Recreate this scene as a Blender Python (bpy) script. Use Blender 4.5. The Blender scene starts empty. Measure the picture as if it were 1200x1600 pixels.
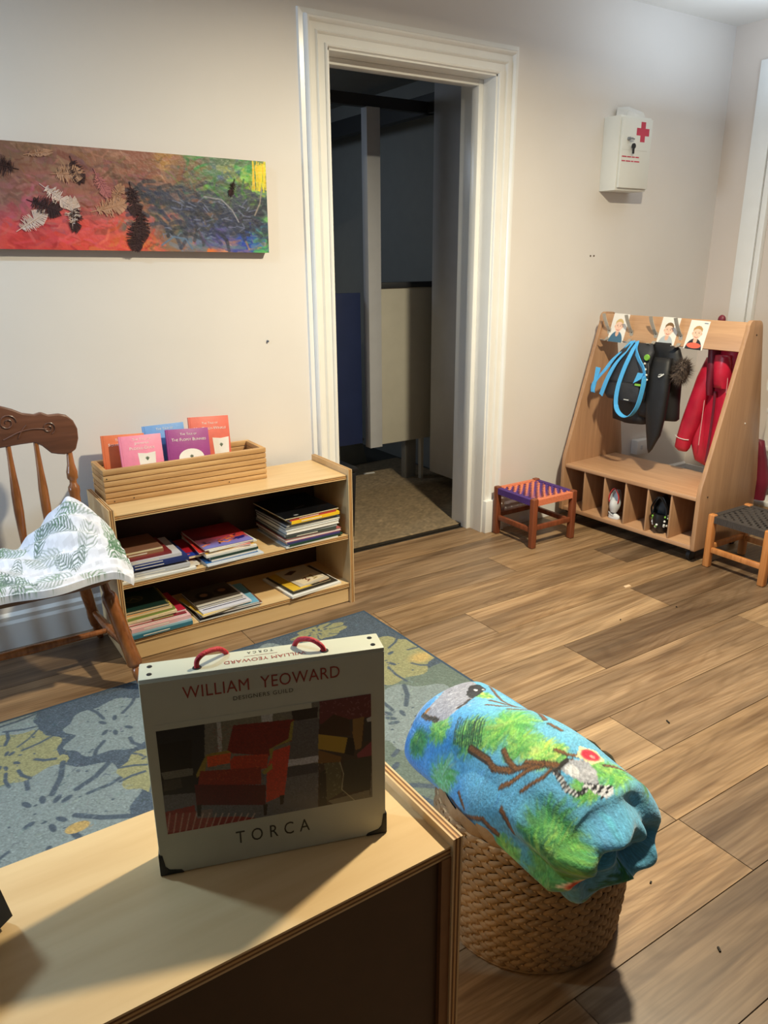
import bpy, bmesh, math, random
import numpy as np
from mathutils import Vector, Matrix

sc = bpy.context.scene
COL = sc.collection
rnd = random.Random(7)
PI = math.pi

# ---------------------------------------------------------------- camera
F_PX = 1191.29
YAW, PITCH, ROLL = 0.575533, 0.320195, -0.007108
cy, sy, cp, sp, cr, sr = (math.cos(YAW), math.sin(YAW), math.cos(PITCH), math.sin(PITCH), math.cos(ROLL), math.sin(ROLL))
fwd = Vector((sy * cp, cy * cp, -sp)); rgt = Vector((cy, -sy, 0)); upv = rgt.cross(fwd)
r2 = cr * rgt + sr * upv; u2 = -sr * rgt + cr * upv
cam = bpy.data.cameras.new('camera'); camo = bpy.data.objects.new('camera', cam); COL.objects.link(camo)
m3 = Matrix((r2, u2, -fwd)).transposed().to_4x4(); m3.translation = Vector((0, 0, 1.4)); camo.matrix_world = m3
cam.sensor_fit = 'VERTICAL'; cam.sensor_height = 36.0; cam.lens = F_PX / 1600 * 36; cam.clip_start = 0.02
sc.camera = camo

# ---------------------------------------------------------------- world, lights, exposure
w = bpy.data.worlds.new('world'); sc.world = w; w.use_nodes = True
w.node_tree.nodes['Background'].inputs[0].default_value = (0.8, 0.88, 1.0, 1)
w.node_tree.nodes['Background'].inputs[1].default_value = 0.3
vs = sc.view_settings; vs.view_transform = 'Standard'; vs.look = 'None'; vs.gamma = 1.0; vs.use_curve_mapping = False
vs.exposure = 0.0
def area(name, loc, size, power, col, rot=(0, 0, 0), sy_=None, spread=None):
    l = bpy.data.lights.new(name, 'AREA'); l.energy = power; l.color = col; l.size = size
    l.shape = 'RECTANGLE' if sy_ else 'DISK'
    if sy_: l.size_y = sy_
    if spread: l.spread = spread
    o = bpy.data.objects.new(name, l); o.location = loc; o.rotation_euler = rot; COL.objects.link(o); return o
area('ceiling_lamp_warm', (1.95, 1.25, 2.54), 0.13, 97, (1.0, 0.885, 0.64), spread=math.radians(168))
area('ceiling_lamp_cool', (-0.5, 1.9, 2.54), 0.13, 21, (0.50, 0.76, 1.0), spread=math.radians(172))
area('ceiling_uplight_fill', (3.65, 2.2, 2.13), 0.5, 7.5, (0.70, 0.86, 1.0), (PI, 0, 0))  # added uplight floating in the air, brightens the ceiling; no such fixture
area('left_cool_fill', (-3.9, 2.35, 1.5), 1.0, 75, (0.62, 0.80, 1.0), (0, -PI / 2, 0), sy_=1.0)  # added cool fill by the windowless left wall, lifts the right door jamb
area('cloakroom_fill', (1.3, 4.9, 2.3), 0.6, 4.5, (0.72, 0.85, 1.0), (0, -0.5, 0))  # added fill that lifts the dark cloakroom

# ---------------------------------------------------------------- materials
def lin(c):
    if isinstance(c, str):
        c = c.lstrip('#'); c = [int(c[i:i + 2], 16) / 255 for i in (0, 2, 4)]
    elif max(c) > 1.01: c = [x / 255 for x in c]
    return tuple(x / 12.92 if x <= 0.04045 else ((x + 0.055) / 1.055) ** 2.4 for x in c)
def newmat(name):
    m = bpy.data.materials.new(name); m.use_nodes = True
    nt = m.node_tree; return m, nt, nt.nodes['Principled BSDF']
def nd(nt, t, **k):
    n = nt.nodes.new(t)
    for a, b in k.items(): setattr(n, a, b)
    return n
def mat(name, col, rough=0.6, var=0.08, scale=12, bump=0.0, bscale=None, metal=0.0, spec=None, stretch=None, coat=0, sheen=0):
    m, nt, b = newmat(name); L = nt.links
    c = lin(col)
    tc = nd(nt, 'ShaderNodeTexCoord'); src = tc.outputs['Object']
    if stretch:
        mp = nd(nt, 'ShaderNodeMapping'); mp.inputs['Scale'].default_value = stretch; L.new(src, mp.inputs['Vector']); src = mp.outputs[0]
    n = nd(nt, 'ShaderNodeTexNoise'); n.inputs['Scale'].default_value = scale; n.inputs['Detail'].default_value = 4; L.new(src, n.inputs['Vector'])
    rp = nd(nt, 'ShaderNodeValToRGB')
    rp.color_ramp.elements[0].position = 0.3; rp.color_ramp.elements[1].position = 0.7
    rp.color_ramp.elements[0].color = tuple(x * (1 - var) for x in c) + (1,)
    rp.color_ramp.elements[1].color = tuple(min(1, x * (1 + var)) for x in c) + (1,)
    L.new(n.outputs['Fac'], rp.inputs[0]); L.new(rp.outputs[0], b.inputs['Base Color'])
    b.inputs['Roughness'].default_value = rough; b.inputs['Metallic'].default_value = metal
    if spec is not None: b.inputs['Specular IOR Level'].default_value = spec
    if coat: b.inputs['Coat Weight'].default_value = coat; b.inputs['Coat Roughness'].default_value = 0.2
    if sheen: b.inputs['Sheen Weight'].default_value = sheen; b.inputs['Sheen Roughness'].default_value = 0.4
    if bump:
        n2 = nd(nt, 'ShaderNodeTexNoise'); n2.inputs['Scale'].default_value = bscale or scale * 4; n2.inputs['Detail'].default_value = 3
        L.new(src, n2.inputs['Vector']); bp = nd(nt, 'ShaderNodeBump'); bp.inputs['Strength'].default_value = bump; bp.inputs['Distance'].default_value = 0.004
        L.new(n2.outputs['Fac'], bp.inputs['Height']); L.new(bp.outputs[0], b.inputs['Normal'])
    return m
def wood(name, dark, light, axis='X', rough=0.45, grain=9.0, along=0.7, objcol=False, bump=0.08, coat=0, contrast=(0.32, 0.68), fine=0.35):
    """grain stretched along one axis; an object's own colour can tint it (planks)"""
    m, nt, b = newmat(name); L = nt.links
    tc = nd(nt, 'ShaderNodeTexCoord'); oi = nd(nt, 'ShaderNodeObjectInfo')
    mu = nd(nt, 'ShaderNodeMath', operation='MULTIPLY'); mu.inputs[1].default_value = 37.0; L.new(oi.outputs['Random'], mu.inputs[0])
    ad = nd(nt, 'ShaderNodeVectorMath', operation='ADD'); L.new(tc.outputs['Object'], ad.inputs[0]); L.new(mu.outputs[0], ad.inputs[1])
    mp = nd(nt, 'ShaderNodeMapping'); s = [grain] * 3; s['XYZ'.index(axis)] = along; mp.inputs['Scale'].default_value = s
    L.new(ad.outputs[0], mp.inputs['Vector'])
    n = nd(nt, 'ShaderNodeTexNoise'); n.inputs['Scale'].default_value = 1.6; n.inputs['Detail'].default_value = 5; n.inputs['Distortion'].default_value = 0.9; L.new(mp.outputs[0], n.inputs['Vector'])
    n2 = nd(nt, 'ShaderNodeTexNoise'); n2.inputs['Scale'].default_value = 9; n2.inputs['Detail'].default_value = 3; L.new(mp.outputs[0], n2.inputs['Vector'])
    mx = nd(nt, 'ShaderNodeMath', operation='MULTIPLY_ADD'); mx.inputs[1].default_value = fine; L.new(n2.outputs['Fac'], mx.inputs[0])
    ms = nd(nt, 'ShaderNodeMath', operation='MULTIPLY'); ms.inputs[1].default_value = 1 - fine; L.new(n.outputs['Fac'], ms.inputs[0]); L.new(ms.outputs[0], mx.inputs[2])
    rp = nd(nt, 'ShaderNodeValToRGB'); e = rp.color_ramp.elements
    e[0].position, e[1].position = contrast; e[0].color = lin(dark) + (1,); e[1].color = lin(light) + (1,)
    L.new(mx.outputs[0], rp.inputs[0]); out = rp.outputs[0]
    if objcol:
        mm = nd(nt, 'ShaderNodeMix', data_type='RGBA', blend_type='MULTIPLY'); mm.inputs['Factor'].default_value = 1
        L.new(out, mm.inputs[6]); L.new(oi.outputs['Color'], mm.inputs[7]); out = mm.outputs[2]
    L.new(out, b.inputs['Base Color']); b.inputs['Roughness'].default_value = rough
    if coat: b.inputs['Coat Weight'].default_value = coat; b.inputs['Coat Roughness'].default_value = 0.15
    if bump:
        bp = nd(nt, 'ShaderNodeBump'); bp.inputs['Strength'].default_value = bump; bp.inputs['Distance'].default_value = 0.003
        L.new(mx.outputs[0], bp.inputs['Height']); L.new(bp.outputs[0], b.inputs['Normal'])
    return m
def plankmat():
    """printed oak plank: broad tone, dark streaks, cathedral rings and fine pores along X; tinted by each plank's object colour"""
    m, nt, b = newmat('floor_plank_wood'); L = nt.links
    tc = nd(nt, 'ShaderNodeTexCoord'); oi = nd(nt, 'ShaderNodeObjectInfo')
    mu = nd(nt, 'ShaderNodeMath', operation='MULTIPLY'); mu.inputs[1].default_value = 53.0; L.new(oi.outputs['Random'], mu.inputs[0])
    ad = nd(nt, 'ShaderNodeVectorMath', operation='ADD'); L.new(tc.outputs['Object'], ad.inputs[0]); L.new(mu.outputs[0], ad.inputs[1])
    def noise(scale, detail, dist, s=1.0):
        mp = nd(nt, 'ShaderNodeMapping'); mp.inputs['Scale'].default_value = scale; L.new(ad.outputs[0], mp.inputs['Vector'])
        n = nd(nt, 'ShaderNodeTexNoise'); n.inputs['Scale'].default_value = s; n.inputs['Detail'].default_value = detail; n.inputs['Distortion'].default_value = dist; L.new(mp.outputs[0], n.inputs['Vector']); return n.outputs['Fac']
    def ramp(src, p0, c0, p1, c1):
        r = nd(nt, 'ShaderNodeValToRGB'); e = r.color_ramp.elements; e[0].position, e[1].position = p0, p1; e[0].color, e[1].color = tuple(c0) + (1,), tuple(c1) + (1,); L.new(src, r.inputs[0]); return r.outputs[0]
    def mult(a, c):
        x = nd(nt, 'ShaderNodeMix', data_type='RGBA', blend_type='MULTIPLY'); x.inputs['Factor'].default_value = 1; L.new(a, x.inputs[6]); L.new(c, x.inputs[7]); return x.outputs[2]
    base = ramp(noise((0.8, 7, 1), 4, 0.8, 1.5), .3, lin((128, 106, 83)), .72, lin((186, 158, 126)))
    streak = ramp(noise((0.9, 16, 1), 6, 1.6, 1.4), .36, (.70, .64, .58), .54, (1, 1, 1))
    big = noise((0.55, 4.2, 1), 1, 0.6, 1.3)
    ml = nd(nt, 'ShaderNodeMath', operation='MULTIPLY'); ml.inputs[1].default_value = 130.0; L.new(big, ml.inputs[0])
    sn = nd(nt, 'ShaderNodeMath', operation='SINE'); L.new(ml.outputs[0], sn.inputs[0])
    rings = ramp(sn.outputs[0], .0, (1, 1, 1), 1.0, (.86, .84, .81))
    pores = ramp(noise((5, 150, 1), 2, 0.2, 1.0), .3, (.80, .78, .75), .6, (1.04, 1.04, 1.04))
    col = mult(mult(mult(mult(base, streak), rings), pores), oi.outputs['Color'])
    L.new(col, b.inputs['Base Color']); b.inputs['Roughness'].default_value = 0.42
    return m
def printmat(name, rough=0.6, bump=0.0, bscale=300, coat=0, sheen=0, weave=0.0):
    """flat print: the colour comes from the mesh's own colour attribute"""
    m, nt, b = newmat(name); L = nt.links
    a = nd(nt, 'ShaderNodeVertexColor', layer_name='Col'); out = a.outputs[0]
    tc = nd(nt, 'ShaderNodeTexCoord')
    n = nd(nt, 'ShaderNodeTexNoise'); n.inputs['Scale'].default_value = bscale; n.inputs['Detail'].default_value = 3; L.new(tc.outputs['Object'], n.inputs['Vector'])
    if weave:
        mr = nd(nt, 'ShaderNodeMapRange'); mr.inputs[3].default_value = 1 - weave; mr.inputs[4].default_value = 1 + weave; L.new(n.outputs['Fac'], mr.inputs[0])
        mm = nd(nt, 'ShaderNodeVectorMath', operation='SCALE'); L.new(out, mm.inputs[0]); L.new(mr.outputs[0], mm.inputs['Scale']); out = mm.outputs[0]
    L.new(out, b.inputs['Base Color']); b.inputs['Roughness'].default_value = rough
    if coat: b.inputs['Coat Weight'].default_value = coat
    if sheen: b.inputs['Sheen Weight'].default_value = sheen; b.inputs['Sheen Roughness'].default_value = 0.5
    if bump:
        bp = nd(nt, 'ShaderNodeBump'); bp.inputs['Strength'].default_value = bump; bp.inputs['Distance'].default_value = 0.003
        L.new(n.outputs['Fac'], bp.inputs['Height']); L.new(bp.outputs[0], b.inputs['Normal'])
    return m

# ---------------------------------------------------------------- mesh builder
class MB:
    def __init__(s): s.v = []; s.f = []; s.mi = []; s.cm = 0
    def add(s, vs, fs):
        o = len(s.v); s.v += [tuple(map(float, p)) for p in vs]; s.f += [tuple(i + o for i in f) for f in fs]; s.mi += [s.cm] * len(fs); return s
    def box(s, x0, x1, y0, y1, z0, z1):
        return s.add([(x0, y0, z0), (x1, y0, z0), (x1, y1, z0), (x0, y1, z0), (x0, y0, z1), (x1, y0, z1), (x1, y1, z1), (x0, y1, z1)],
                     [(3, 2, 1, 0), (4, 5, 6, 7), (0, 1, 5, 4), (1, 2, 6, 5), (2, 3, 7, 6), (3, 0, 4, 7)])
    def hexa(s, bot, top):
        return s.add(list(bot) + list(top), [(3, 2, 1, 0), (4, 5, 6, 7), (0, 1, 5, 4), (1, 2, 6, 5), (2, 3, 7, 6), (3, 0, 4, 7)])
    def bar(s, p0, p1, w, h, up=(0, 0, 1), w1=None, h1=None):
        p0, p1 = Vector(p0), Vector(p1); d = (p1 - p0).normalized(); u = Vector(up)
        sx = d.cross(u); sx = sx.normalized() if sx.length > 1e-6 else Vector((1, 0, 0)); uu = sx.cross(d)
        q = lambda p, w, h: [p - sx * w / 2 - uu * h / 2, p + sx * w / 2 - uu * h / 2, p + sx * w / 2 + uu * h / 2, p - sx * w / 2 + uu * h / 2]
        return s.hexa(q(p0, w, h), q(p1, w1 or w, h1 or h))
    def prism(s, poly, a0, a1, axis='Y'):
        """poly: 2-D outline in the plane across the axis"""
        n = len(poly)
        P = {'Y': lambda p, a: (p[0], a, p[1]), 'X': lambda p, a: (a, p[0], p[1]), 'Z': lambda p, a: (p[0], p[1], a)}[axis]
        vs = [P(p, a0) for p in poly] + [P(p, a1) for p in poly]
        return s.add(vs, [tuple(range(n))[::-1], tuple(range(n, 2 * n))] + [(i, (i + 1) % n, (i + 1) % n + n, i + n) for i in range(n)])
    def loft(s, rings, closed=True, cap=True):
        n = len(rings[0]); vs = [p for r in rings for p in r]; fs = []
        for i in range(len(rings) - 1):
            for j in range(n if closed else n - 1):
                k = (j + 1) % n; fs.append((i * n + j, i * n + k, (i + 1) * n + k, (i + 1) * n + j))
        if cap and closed: fs += [tuple(range(n))[::-1], tuple(range((len(rings) - 1) * n, len(rings) * n))]
        return s.add(vs, fs)
    def tube(s, path, r, n=8, cap=True):
        path = [Vector(p) for p in path]; rs = r if isinstance(r, (list, tuple)) else [r] * len(path); rings = []
        ref = None
        for i, p in enumerate(path):
            t = (path[min(i + 1, len(path) - 1)] - path[max(i - 1, 0)]).normalized()
            if ref is None: ref = Vector((0, 0, 1)) if abs(t.z) < 0.9 else Vector((1, 0, 0))
            a = t.cross(ref).normalized(); bb = a.cross(t).normalized(); ref = bb
            rings.append([p + rs[i] * (math.cos(2 * PI * k / n) * a + math.sin(2 * PI * k / n) * bb) for k in range(n)])
        return s.loft(rings, True, cap)
    def turned(s, p0, p1, prof, n=14):
        """a turned (lathe) member from p0 to p1; prof = [(t, radius)]"""
        p0, p1 = Vector(p0), Vector(p1); d = p1 - p0; t = d.normalized()
        ref = Vector((0, 1, 0)) if abs(t.y) < 0.9 else Vector((1, 0, 0)); a = t.cross(ref).normalized(); bb = a.cross(t)
        return s.loft([[p0 + d * q + r * (math.cos(2 * PI * k / n) * a + math.sin(2 * PI * k / n) * bb) for k in range(n)] for q, r in prof])
    def ribbon(s, path, w, th, side):
        """flat strap: side = function(i) or vector giving the width direction"""
        path = [Vector(p) for p in path]; rings = []
        for i, p in enumerate(path):
            t = (path[min(i + 1, len(path) - 1)] - path[max(i - 1, 0)]).normalized()
            sd = Vector(side(i) if callable(side) else side); sd = (sd - t * sd.dot(t)); sd.normalize(); nn = t.cross(sd)
            rings.append([p - sd * w / 2 - nn * th / 2, p + sd * w / 2 - nn * th / 2, p + sd * w / 2 + nn * th / 2, p - sd * w / 2 + nn * th / 2])
        return s.loft(rings)
    def ball(s, c, rx, ry=None, rz=None, nu=12, nv=8):
        ry = ry or rx; rz = rz or rx; rings = []
        for j in range(nv + 1):
            ph = -PI / 2 + PI * j / nv; ph = max(min(ph, PI / 2 - 0.02), -PI / 2 + 0.02)
            rings.append([(c[0] + rx * math.cos(ph) * math.cos(2 * PI * i / nu), c[1] + ry * math.cos(ph) * math.sin(2 * PI * i / nu), c[2] + rz * math.sin(ph)) for i in range(nu)])
        return s.loft(rings)
    def build(s, name, m, parent=None, bevel=0, seg=2, smooth=False, loc=None, rot=None, angle=40):
        me = bpy.data.meshes.new(name); me.from_pydata(s.v, [], s.f)
        for mm in (m if isinstance(m, (list, tuple)) else [m]): me.materials.append(mm)
        if any(s.mi): me.polygons.foreach_set('material_index', s.mi)
        bm = bmesh.new(); bm.from_mesh(me); bmesh.ops.recalc_face_normals(bm, faces=bm.faces)
        if bevel:
            ed = [e for e in bm.edges if len(e.link_faces) == 2 and e.calc_face_angle(0) > 0.6]
            bmesh.ops.bevel(bm, geom=ed, offset=bevel, segments=seg, affect='EDGES', profile=0.5, clamp_overlap=True)
        bm.to_mesh(me); bm.free()
        if smooth or bevel:
            me.polygons.foreach_set('use_smooth', [True] * len(me.polygons)); me.set_sharp_from_angle(angle=math.radians(angle))
        return link(name, me, parent, loc, rot)
def link(name, me, parent=None, loc=None, rot=None):
    o = bpy.data.objects.new(name, me); COL.objects.link(o)
    if parent: o.parent = parent
    if loc is not None: o.location = loc
    if rot is not None: o.rotation_euler = rot
    return o
def thing(name, label, cat, loc=(0, 0, 0), rotz=0, group=None, rot=None):
    o = bpy.data.objects.new(name, None); COL.objects.link(o); o.empty_display_size = 0.05
    o.location = loc; o.rotation_euler = rot or (0, 0, rotz); tag(o, label, cat, group); return o
def tag(o, label, cat, group=None):
    o['label'] = label; o['category'] = cat
    if group: o['group'] = group
    return o
def struct(o): o['kind'] = 'structure'; return o
def arc(cx, cz, r, a0, a1, n): return [(cx + r * math.cos(a0 + (a1 - a0) * i / n), cz + r * math.sin(a0 + (a1 - a0) * i / n)) for i in range(n + 1)]
def spline(pts, n=8):
    P = [Vector(p) for p in pts]; out = []
    for i in range(len(P) - 1):
        a, b, c, d = P[max(i - 1, 0)], P[i], P[i + 1], P[min(i + 2, len(P) - 1)]
        for k in range(n):
            t = k / n; out.append(0.5 * ((2 * b) + (c - a) * t + (2 * a - 5 * b + 4 * c - d) * t * t + (3 * b - a - 3 * c + d) * t ** 3))
    return out + [P[-1]]

# ---------------------------------------------------------------- flat prints (painted with numpy into a mesh colour attribute)
class Canvas:
    def __init__(s, w, h, col):
        s.w, s.h = w, h; s.a = np.empty((h, w, 3), np.float32); s.a[:] = np.array(col if max(col) <= 1.01 else [c / 255 for c in col])
        s.r = np.random.default_rng(5)
    @staticmethod
    def c(col): return np.array([x / 255 for x in col], np.float32)
    def win(s, x0, x1, y0, y1):
        x0, x1, y0, y1 = max(int(x0), 0), min(int(x1) + 2, s.w), max(int(y0), 0), min(int(y1) + 2, s.h)
        if x1 <= x0 or y1 <= y0: return None
        yy, xx = np.mgrid[y0:y1, x0:x1]; return (slice(y0, y1), slice(x0, x1)), xx + 0.5, yy + 0.5
    def put(s, sl, al, col): s.a[sl] = s.a[sl] * (1 - al[..., None]) + s.c(col) * al[..., None]
    def ell(s, cx, cy, rx, ry, col, rot=0, soft=0.0, alpha=1.0, keep=None):
        R = max(rx, ry) * (1 + soft) + 1; q = s.win(cx - R, cx + R, cy - R, cy + R)
        if not q: return
        sl, xx, yy = q; dx, dy = xx - cx, yy - cy; c_, s_ = math.cos(rot), math.sin(rot)
        d = np.sqrt(((dx * c_ + dy * s_) / rx) ** 2 + ((-dx * s_ + dy * c_) / ry) ** 2)
        al = np.clip((1 - d) / max(soft, 1e-3 + 0.7 / max(min(rx, ry), 1)) + 0.5, 0, 1) * alpha; s.put(sl, al, col)
    def poly(s, pts, col, alpha=1.0):
        xs = [p[0] for p in pts]; ys = [p[1] for p in pts]; q = s.win(min(xs) - 1, max(xs) + 1, min(ys) - 1, max(ys) + 1)
        if not q: return
        sl, xx, yy = q; ins = np.zeros(xx.shape, bool); n = len(pts)
        for i in range(n):
            (xa, ya), (xb, yb) = pts[i], pts[(i + 1) % n]
            if ya == yb: continue
            ins ^= ((ya > yy) != (yb > yy)) & (xx < (xb - xa) * (yy - ya) / (yb - ya) + xa)
        s.put(sl, ins * np.float32(alpha), col)
    def line(s, pts, wd, col, alpha=1.0, taper=False):
        n = len(pts) - 1
        for i in range(n):
            (xa, ya), (xb, yb) = pts[i][:2], pts[i + 1][:2]; wi = wd * (1 - 0.8 * i / n) if taper else wd
            q = s.win(min(xa, xb) - wi - 1, max(xa, xb) + wi + 1, min(ya, yb) - wi - 1, max(ya, yb) + wi + 1)
            if not q: continue
            sl, xx, yy = q; dx, dy = xb - xa, yb - ya; L = dx * dx + dy * dy + 1e-6
            t = np.clip(((xx - xa) * dx + (yy - ya) * dy) / L, 0, 1)
            d = np.hypot(xx - xa - t * dx, yy - ya - t * dy); s.put(sl, np.clip(wi / 2 - d + 0.5, 0, 1) * np.float32(alpha), col)
    def keys(s, ks, p=3):
        """smooth field of colours from scattered keys (x, y, colour)"""
        yy, xx = np.mgrid[0:s.h, 0:s.w]; acc = np.zeros_like(s.a); wt = np.zeros((s.h, s.w), np.float32)
        for x, y, col in ks:
            wgt = 1 / (((xx - x) ** 2 + (yy - y) ** 2) / 100 + 1) ** (p / 2); acc += wgt[..., None] * s.c(col); wt += wgt
        s.a = (acc / wt[..., None]).astype(np.float32)
    def mottle(s, amt, cell=3):
        h, w_ = s.h // cell + 2, s.w // cell + 2; n = s.r.normal(0, amt, (h, w_)); n = np.kron(n, np.ones((cell, cell)))[:s.h, :s.w]
        s.a = np.clip(s.a * (1 + n[..., None]), 0, 1).astype(np.float32)
    def strokes(s, n, ln, wd, jit=25, ang=lambda x, y: 0, spread=0.6, alpha=0.8):
        for _ in range(n):
            x, y = s.r.uniform(0, s.w), s.r.uniform(0, s.h)
            sx, sy_ = np.clip(x + s.r.normal(0, ln * 0.8), 0, s.w - 1), np.clip(y + s.r.normal(0, ln * 0.4), 0, s.h - 1)
            col = s.a[int(sy_), int(sx)] * 255 + s.r.normal(0, jit) + s.r.normal(0, jit * 0.4, 3); a = ang(x, y) + s.r.normal(0, spread); l = ln * s.r.uniform(0.4, 1.2)
            bend = s.r.normal(0, 0.5); pts = [(x, y), (x + l / 2 * math.cos(a), y + l / 2 * math.sin(a)), (x + l * math.cos(a + bend), y + l * math.sin(a + bend))]
            s.line(pts, wd * s.r.uniform(0.5, 1.3), np.clip(col, 0, 255), alpha)
def grid(name, nu, nv, fn, canvas, m, parent=None, wrap=False, solid=None, smooth=True, uvmap=None, back=None):
    """a surface of nu x nv points fn(u, v) -> x, y, z, coloured by the canvas at (u, v); solid = thickness vector for a closed sheet"""
    u, v = np.meshgrid(np.linspace(0, 1, nu), np.linspace(0, 1, nv + (1 if wrap else 0)))
    if wrap: u, v = u[:-1], v[:-1]
    x, y, z = fn(u, v); co = np.stack([x + 0 * u, y + 0 * u, z + 0 * u], -1).reshape(-1, 3)
    rows = u.shape[0]; idx = np.arange(rows * nu).reshape(rows, nu)
    a = idx if wrap else idx[:-1]; b = np.roll(idx, -1, 0) if wrap else idx[1:]
    q = np.stack([a[:, :-1], a[:, 1:], b[:, 1:], b[:, :-1]], -1).reshape(-1, 4)
    uu, vv = uvmap(u, v) if uvmap else (u, v)
    px = np.clip((uu * canvas.w), 0, canvas.w - 1).astype(int); py = np.clip((vv * canvas.h), 0, canvas.h - 1).astype(int)
    col = canvas.a[py, px].reshape(-1, 3)
    col = np.where(col <= 0.04045, col / 12.92, ((col + 0.055) / 1.055) ** 2.4)
    if solid is not None:
        n0 = len(co); co = np.vstack([co, co + np.array(solid)]); col = np.vstack([col, col if back is None else np.tile(lin(back), (n0, 1))])
        per = np.concatenate([idx[0, :], idx[1:, -1], idx[-1, -2::-1], idx[-2:0:-1, 0]]); nx = np.roll(per, -1)
        q = np.vstack([q, q[:, ::-1] + n0, np.stack([nx, per, per + n0, nx + n0], -1)])
    me = bpy.data.meshes.new(name); me.vertices.add(len(co)); me.vertices.foreach_set('co', co.astype(np.float32).ravel())
    me.loops.add(q.size); me.loops.foreach_set('vertex_index', q.astype(np.int32).ravel())
    me.polygons.add(len(q)); me.polygons.foreach_set('loop_start', np.arange(0, q.size, 4, dtype=np.int32))
    me.update(calc_edges=True); me.validate()
    at = me.color_attributes.new('Col', 'FLOAT_COLOR', 'POINT'); at.data.foreach_set('color', np.hstack([col, np.ones((len(col), 1))]).astype(np.float32).ravel())
    me.materials.append(m)
    if smooth: me.polygons.foreach_set('use_smooth', [True] * len(me.polygons)); me.set_sharp_from_angle(angle=math.radians(50))
    return link(name, me, parent)

# ---------------------------------------------------------------- lettering
def text(s, name, m, parent, loc, rot, width=None, height=None, caps=False, spacing=1.0, align='CENTER', depth=0.0002, bold=0.0):
    cu = bpy.data.curves.new(name, 'FONT'); cu.body = s; cu.size = 1; cu.space_character = spacing; cu.extrude = 0; cu.offset = bold; cu.resolution_u = 3
    if caps:
        cu.small_caps_scale = 0.76
        for i, ch in enumerate(s): cu.body_format[i].use_small_caps = True
    o = bpy.data.objects.new(name, cu); COL.objects.link(o); bpy.context.view_layer.update()
    me = bpy.data.meshes.new_from_object(o.evaluated_get(bpy.context.evaluated_depsgraph_get())); COL.objects.unlink(o); bpy.data.objects.remove(o)
    co = np.empty(len(me.vertices) * 3, np.float32); me.vertices.foreach_get('co', co); co = co.reshape(-1, 3)
    lo, hi = co.min(0), co.max(0); k = None
    sx = width / (hi[0] - lo[0]) if width else None; sy_ = height / (hi[1] - lo[1]) if height else None
    sx = sx or sy_; sy_ = sy_ or sx
    off = {'CENTER': (lo[0] + hi[0]) / 2, 'LEFT': lo[0], 'RIGHT': hi[0]}[align]
    co[:, 0] = (co[:, 0] - off) * sx; co[:, 1] = (co[:, 1] - lo[1]) * sy_; co[:, 2] = depth
    me.vertices.foreach_set('co', co.ravel()); me.materials.clear(); me.materials.append(m); me.update()
    return link(name, me, parent, loc, rot)

# ================================================================ ROOM
WALLY, RX, LX, FY, CZ = 2.97, 4.26, -4.0, -5.0, 2.60
DX0, DX1, DZ = 1.67, 2.545, 2.185            # opening between the casings
M_wall = mat('cream_wall_paint', (229, 224, 220), 0.55, 0.02, 3, 0.05, 60)
M_wallr = mat('pale_wall_paint', (220, 208, 198), 0.6, 0.02, 3, 0.04, 60)
M_wallb = mat('low_bounce_wall', (120, 110, 100), 0.6, 0.02, 3)  # unseen left and front walls, darkened to cut bounce light
M_ceil = mat('ceiling_paint', (228, 226, 222), 0.8, 0.02, 2)
M_white = mat('white_gloss_paint', (240, 240, 238), 0.28, 0.02, 8, 0.06, 40, coat=0.3)
M_dark = mat('dark_gap', (38, 32, 27), 0.9)
struct(MB().box(LX, DX0, WALLY, WALLY + 0.24, 0, CZ).box(DX1, RX + 0.2, WALLY, WALLY + 0.24, 0, CZ).box(DX0, DX1, WALLY, WALLY + 0.24, DZ, CZ).build('wall_back', M_wall))
struct(MB().box(RX, RX + 0.1, FY, WALLY, 0, CZ).build('wall_right', M_wallr))
struct(MB().box(LX - 0.1, LX, FY, WALLY + 0.24, 0, CZ).build('wall_left', M_wallb))
struct(MB().box(LX - 0.1, RX + 0.1, FY - 0.1, FY, 0, CZ).build('wall_front', M_wallb))
struct(MB().box(LX - 0.1, RX + 0.2, FY - 0.1, WALLY + 0.24, CZ, CZ + 0.1).build('ceiling', M_ceil))
floor = struct(MB().box(LX - 0.1, RX + 0.1, FY - 0.1, 3.11, -0.05, -0.0035).build('floor', M_dark))
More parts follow.
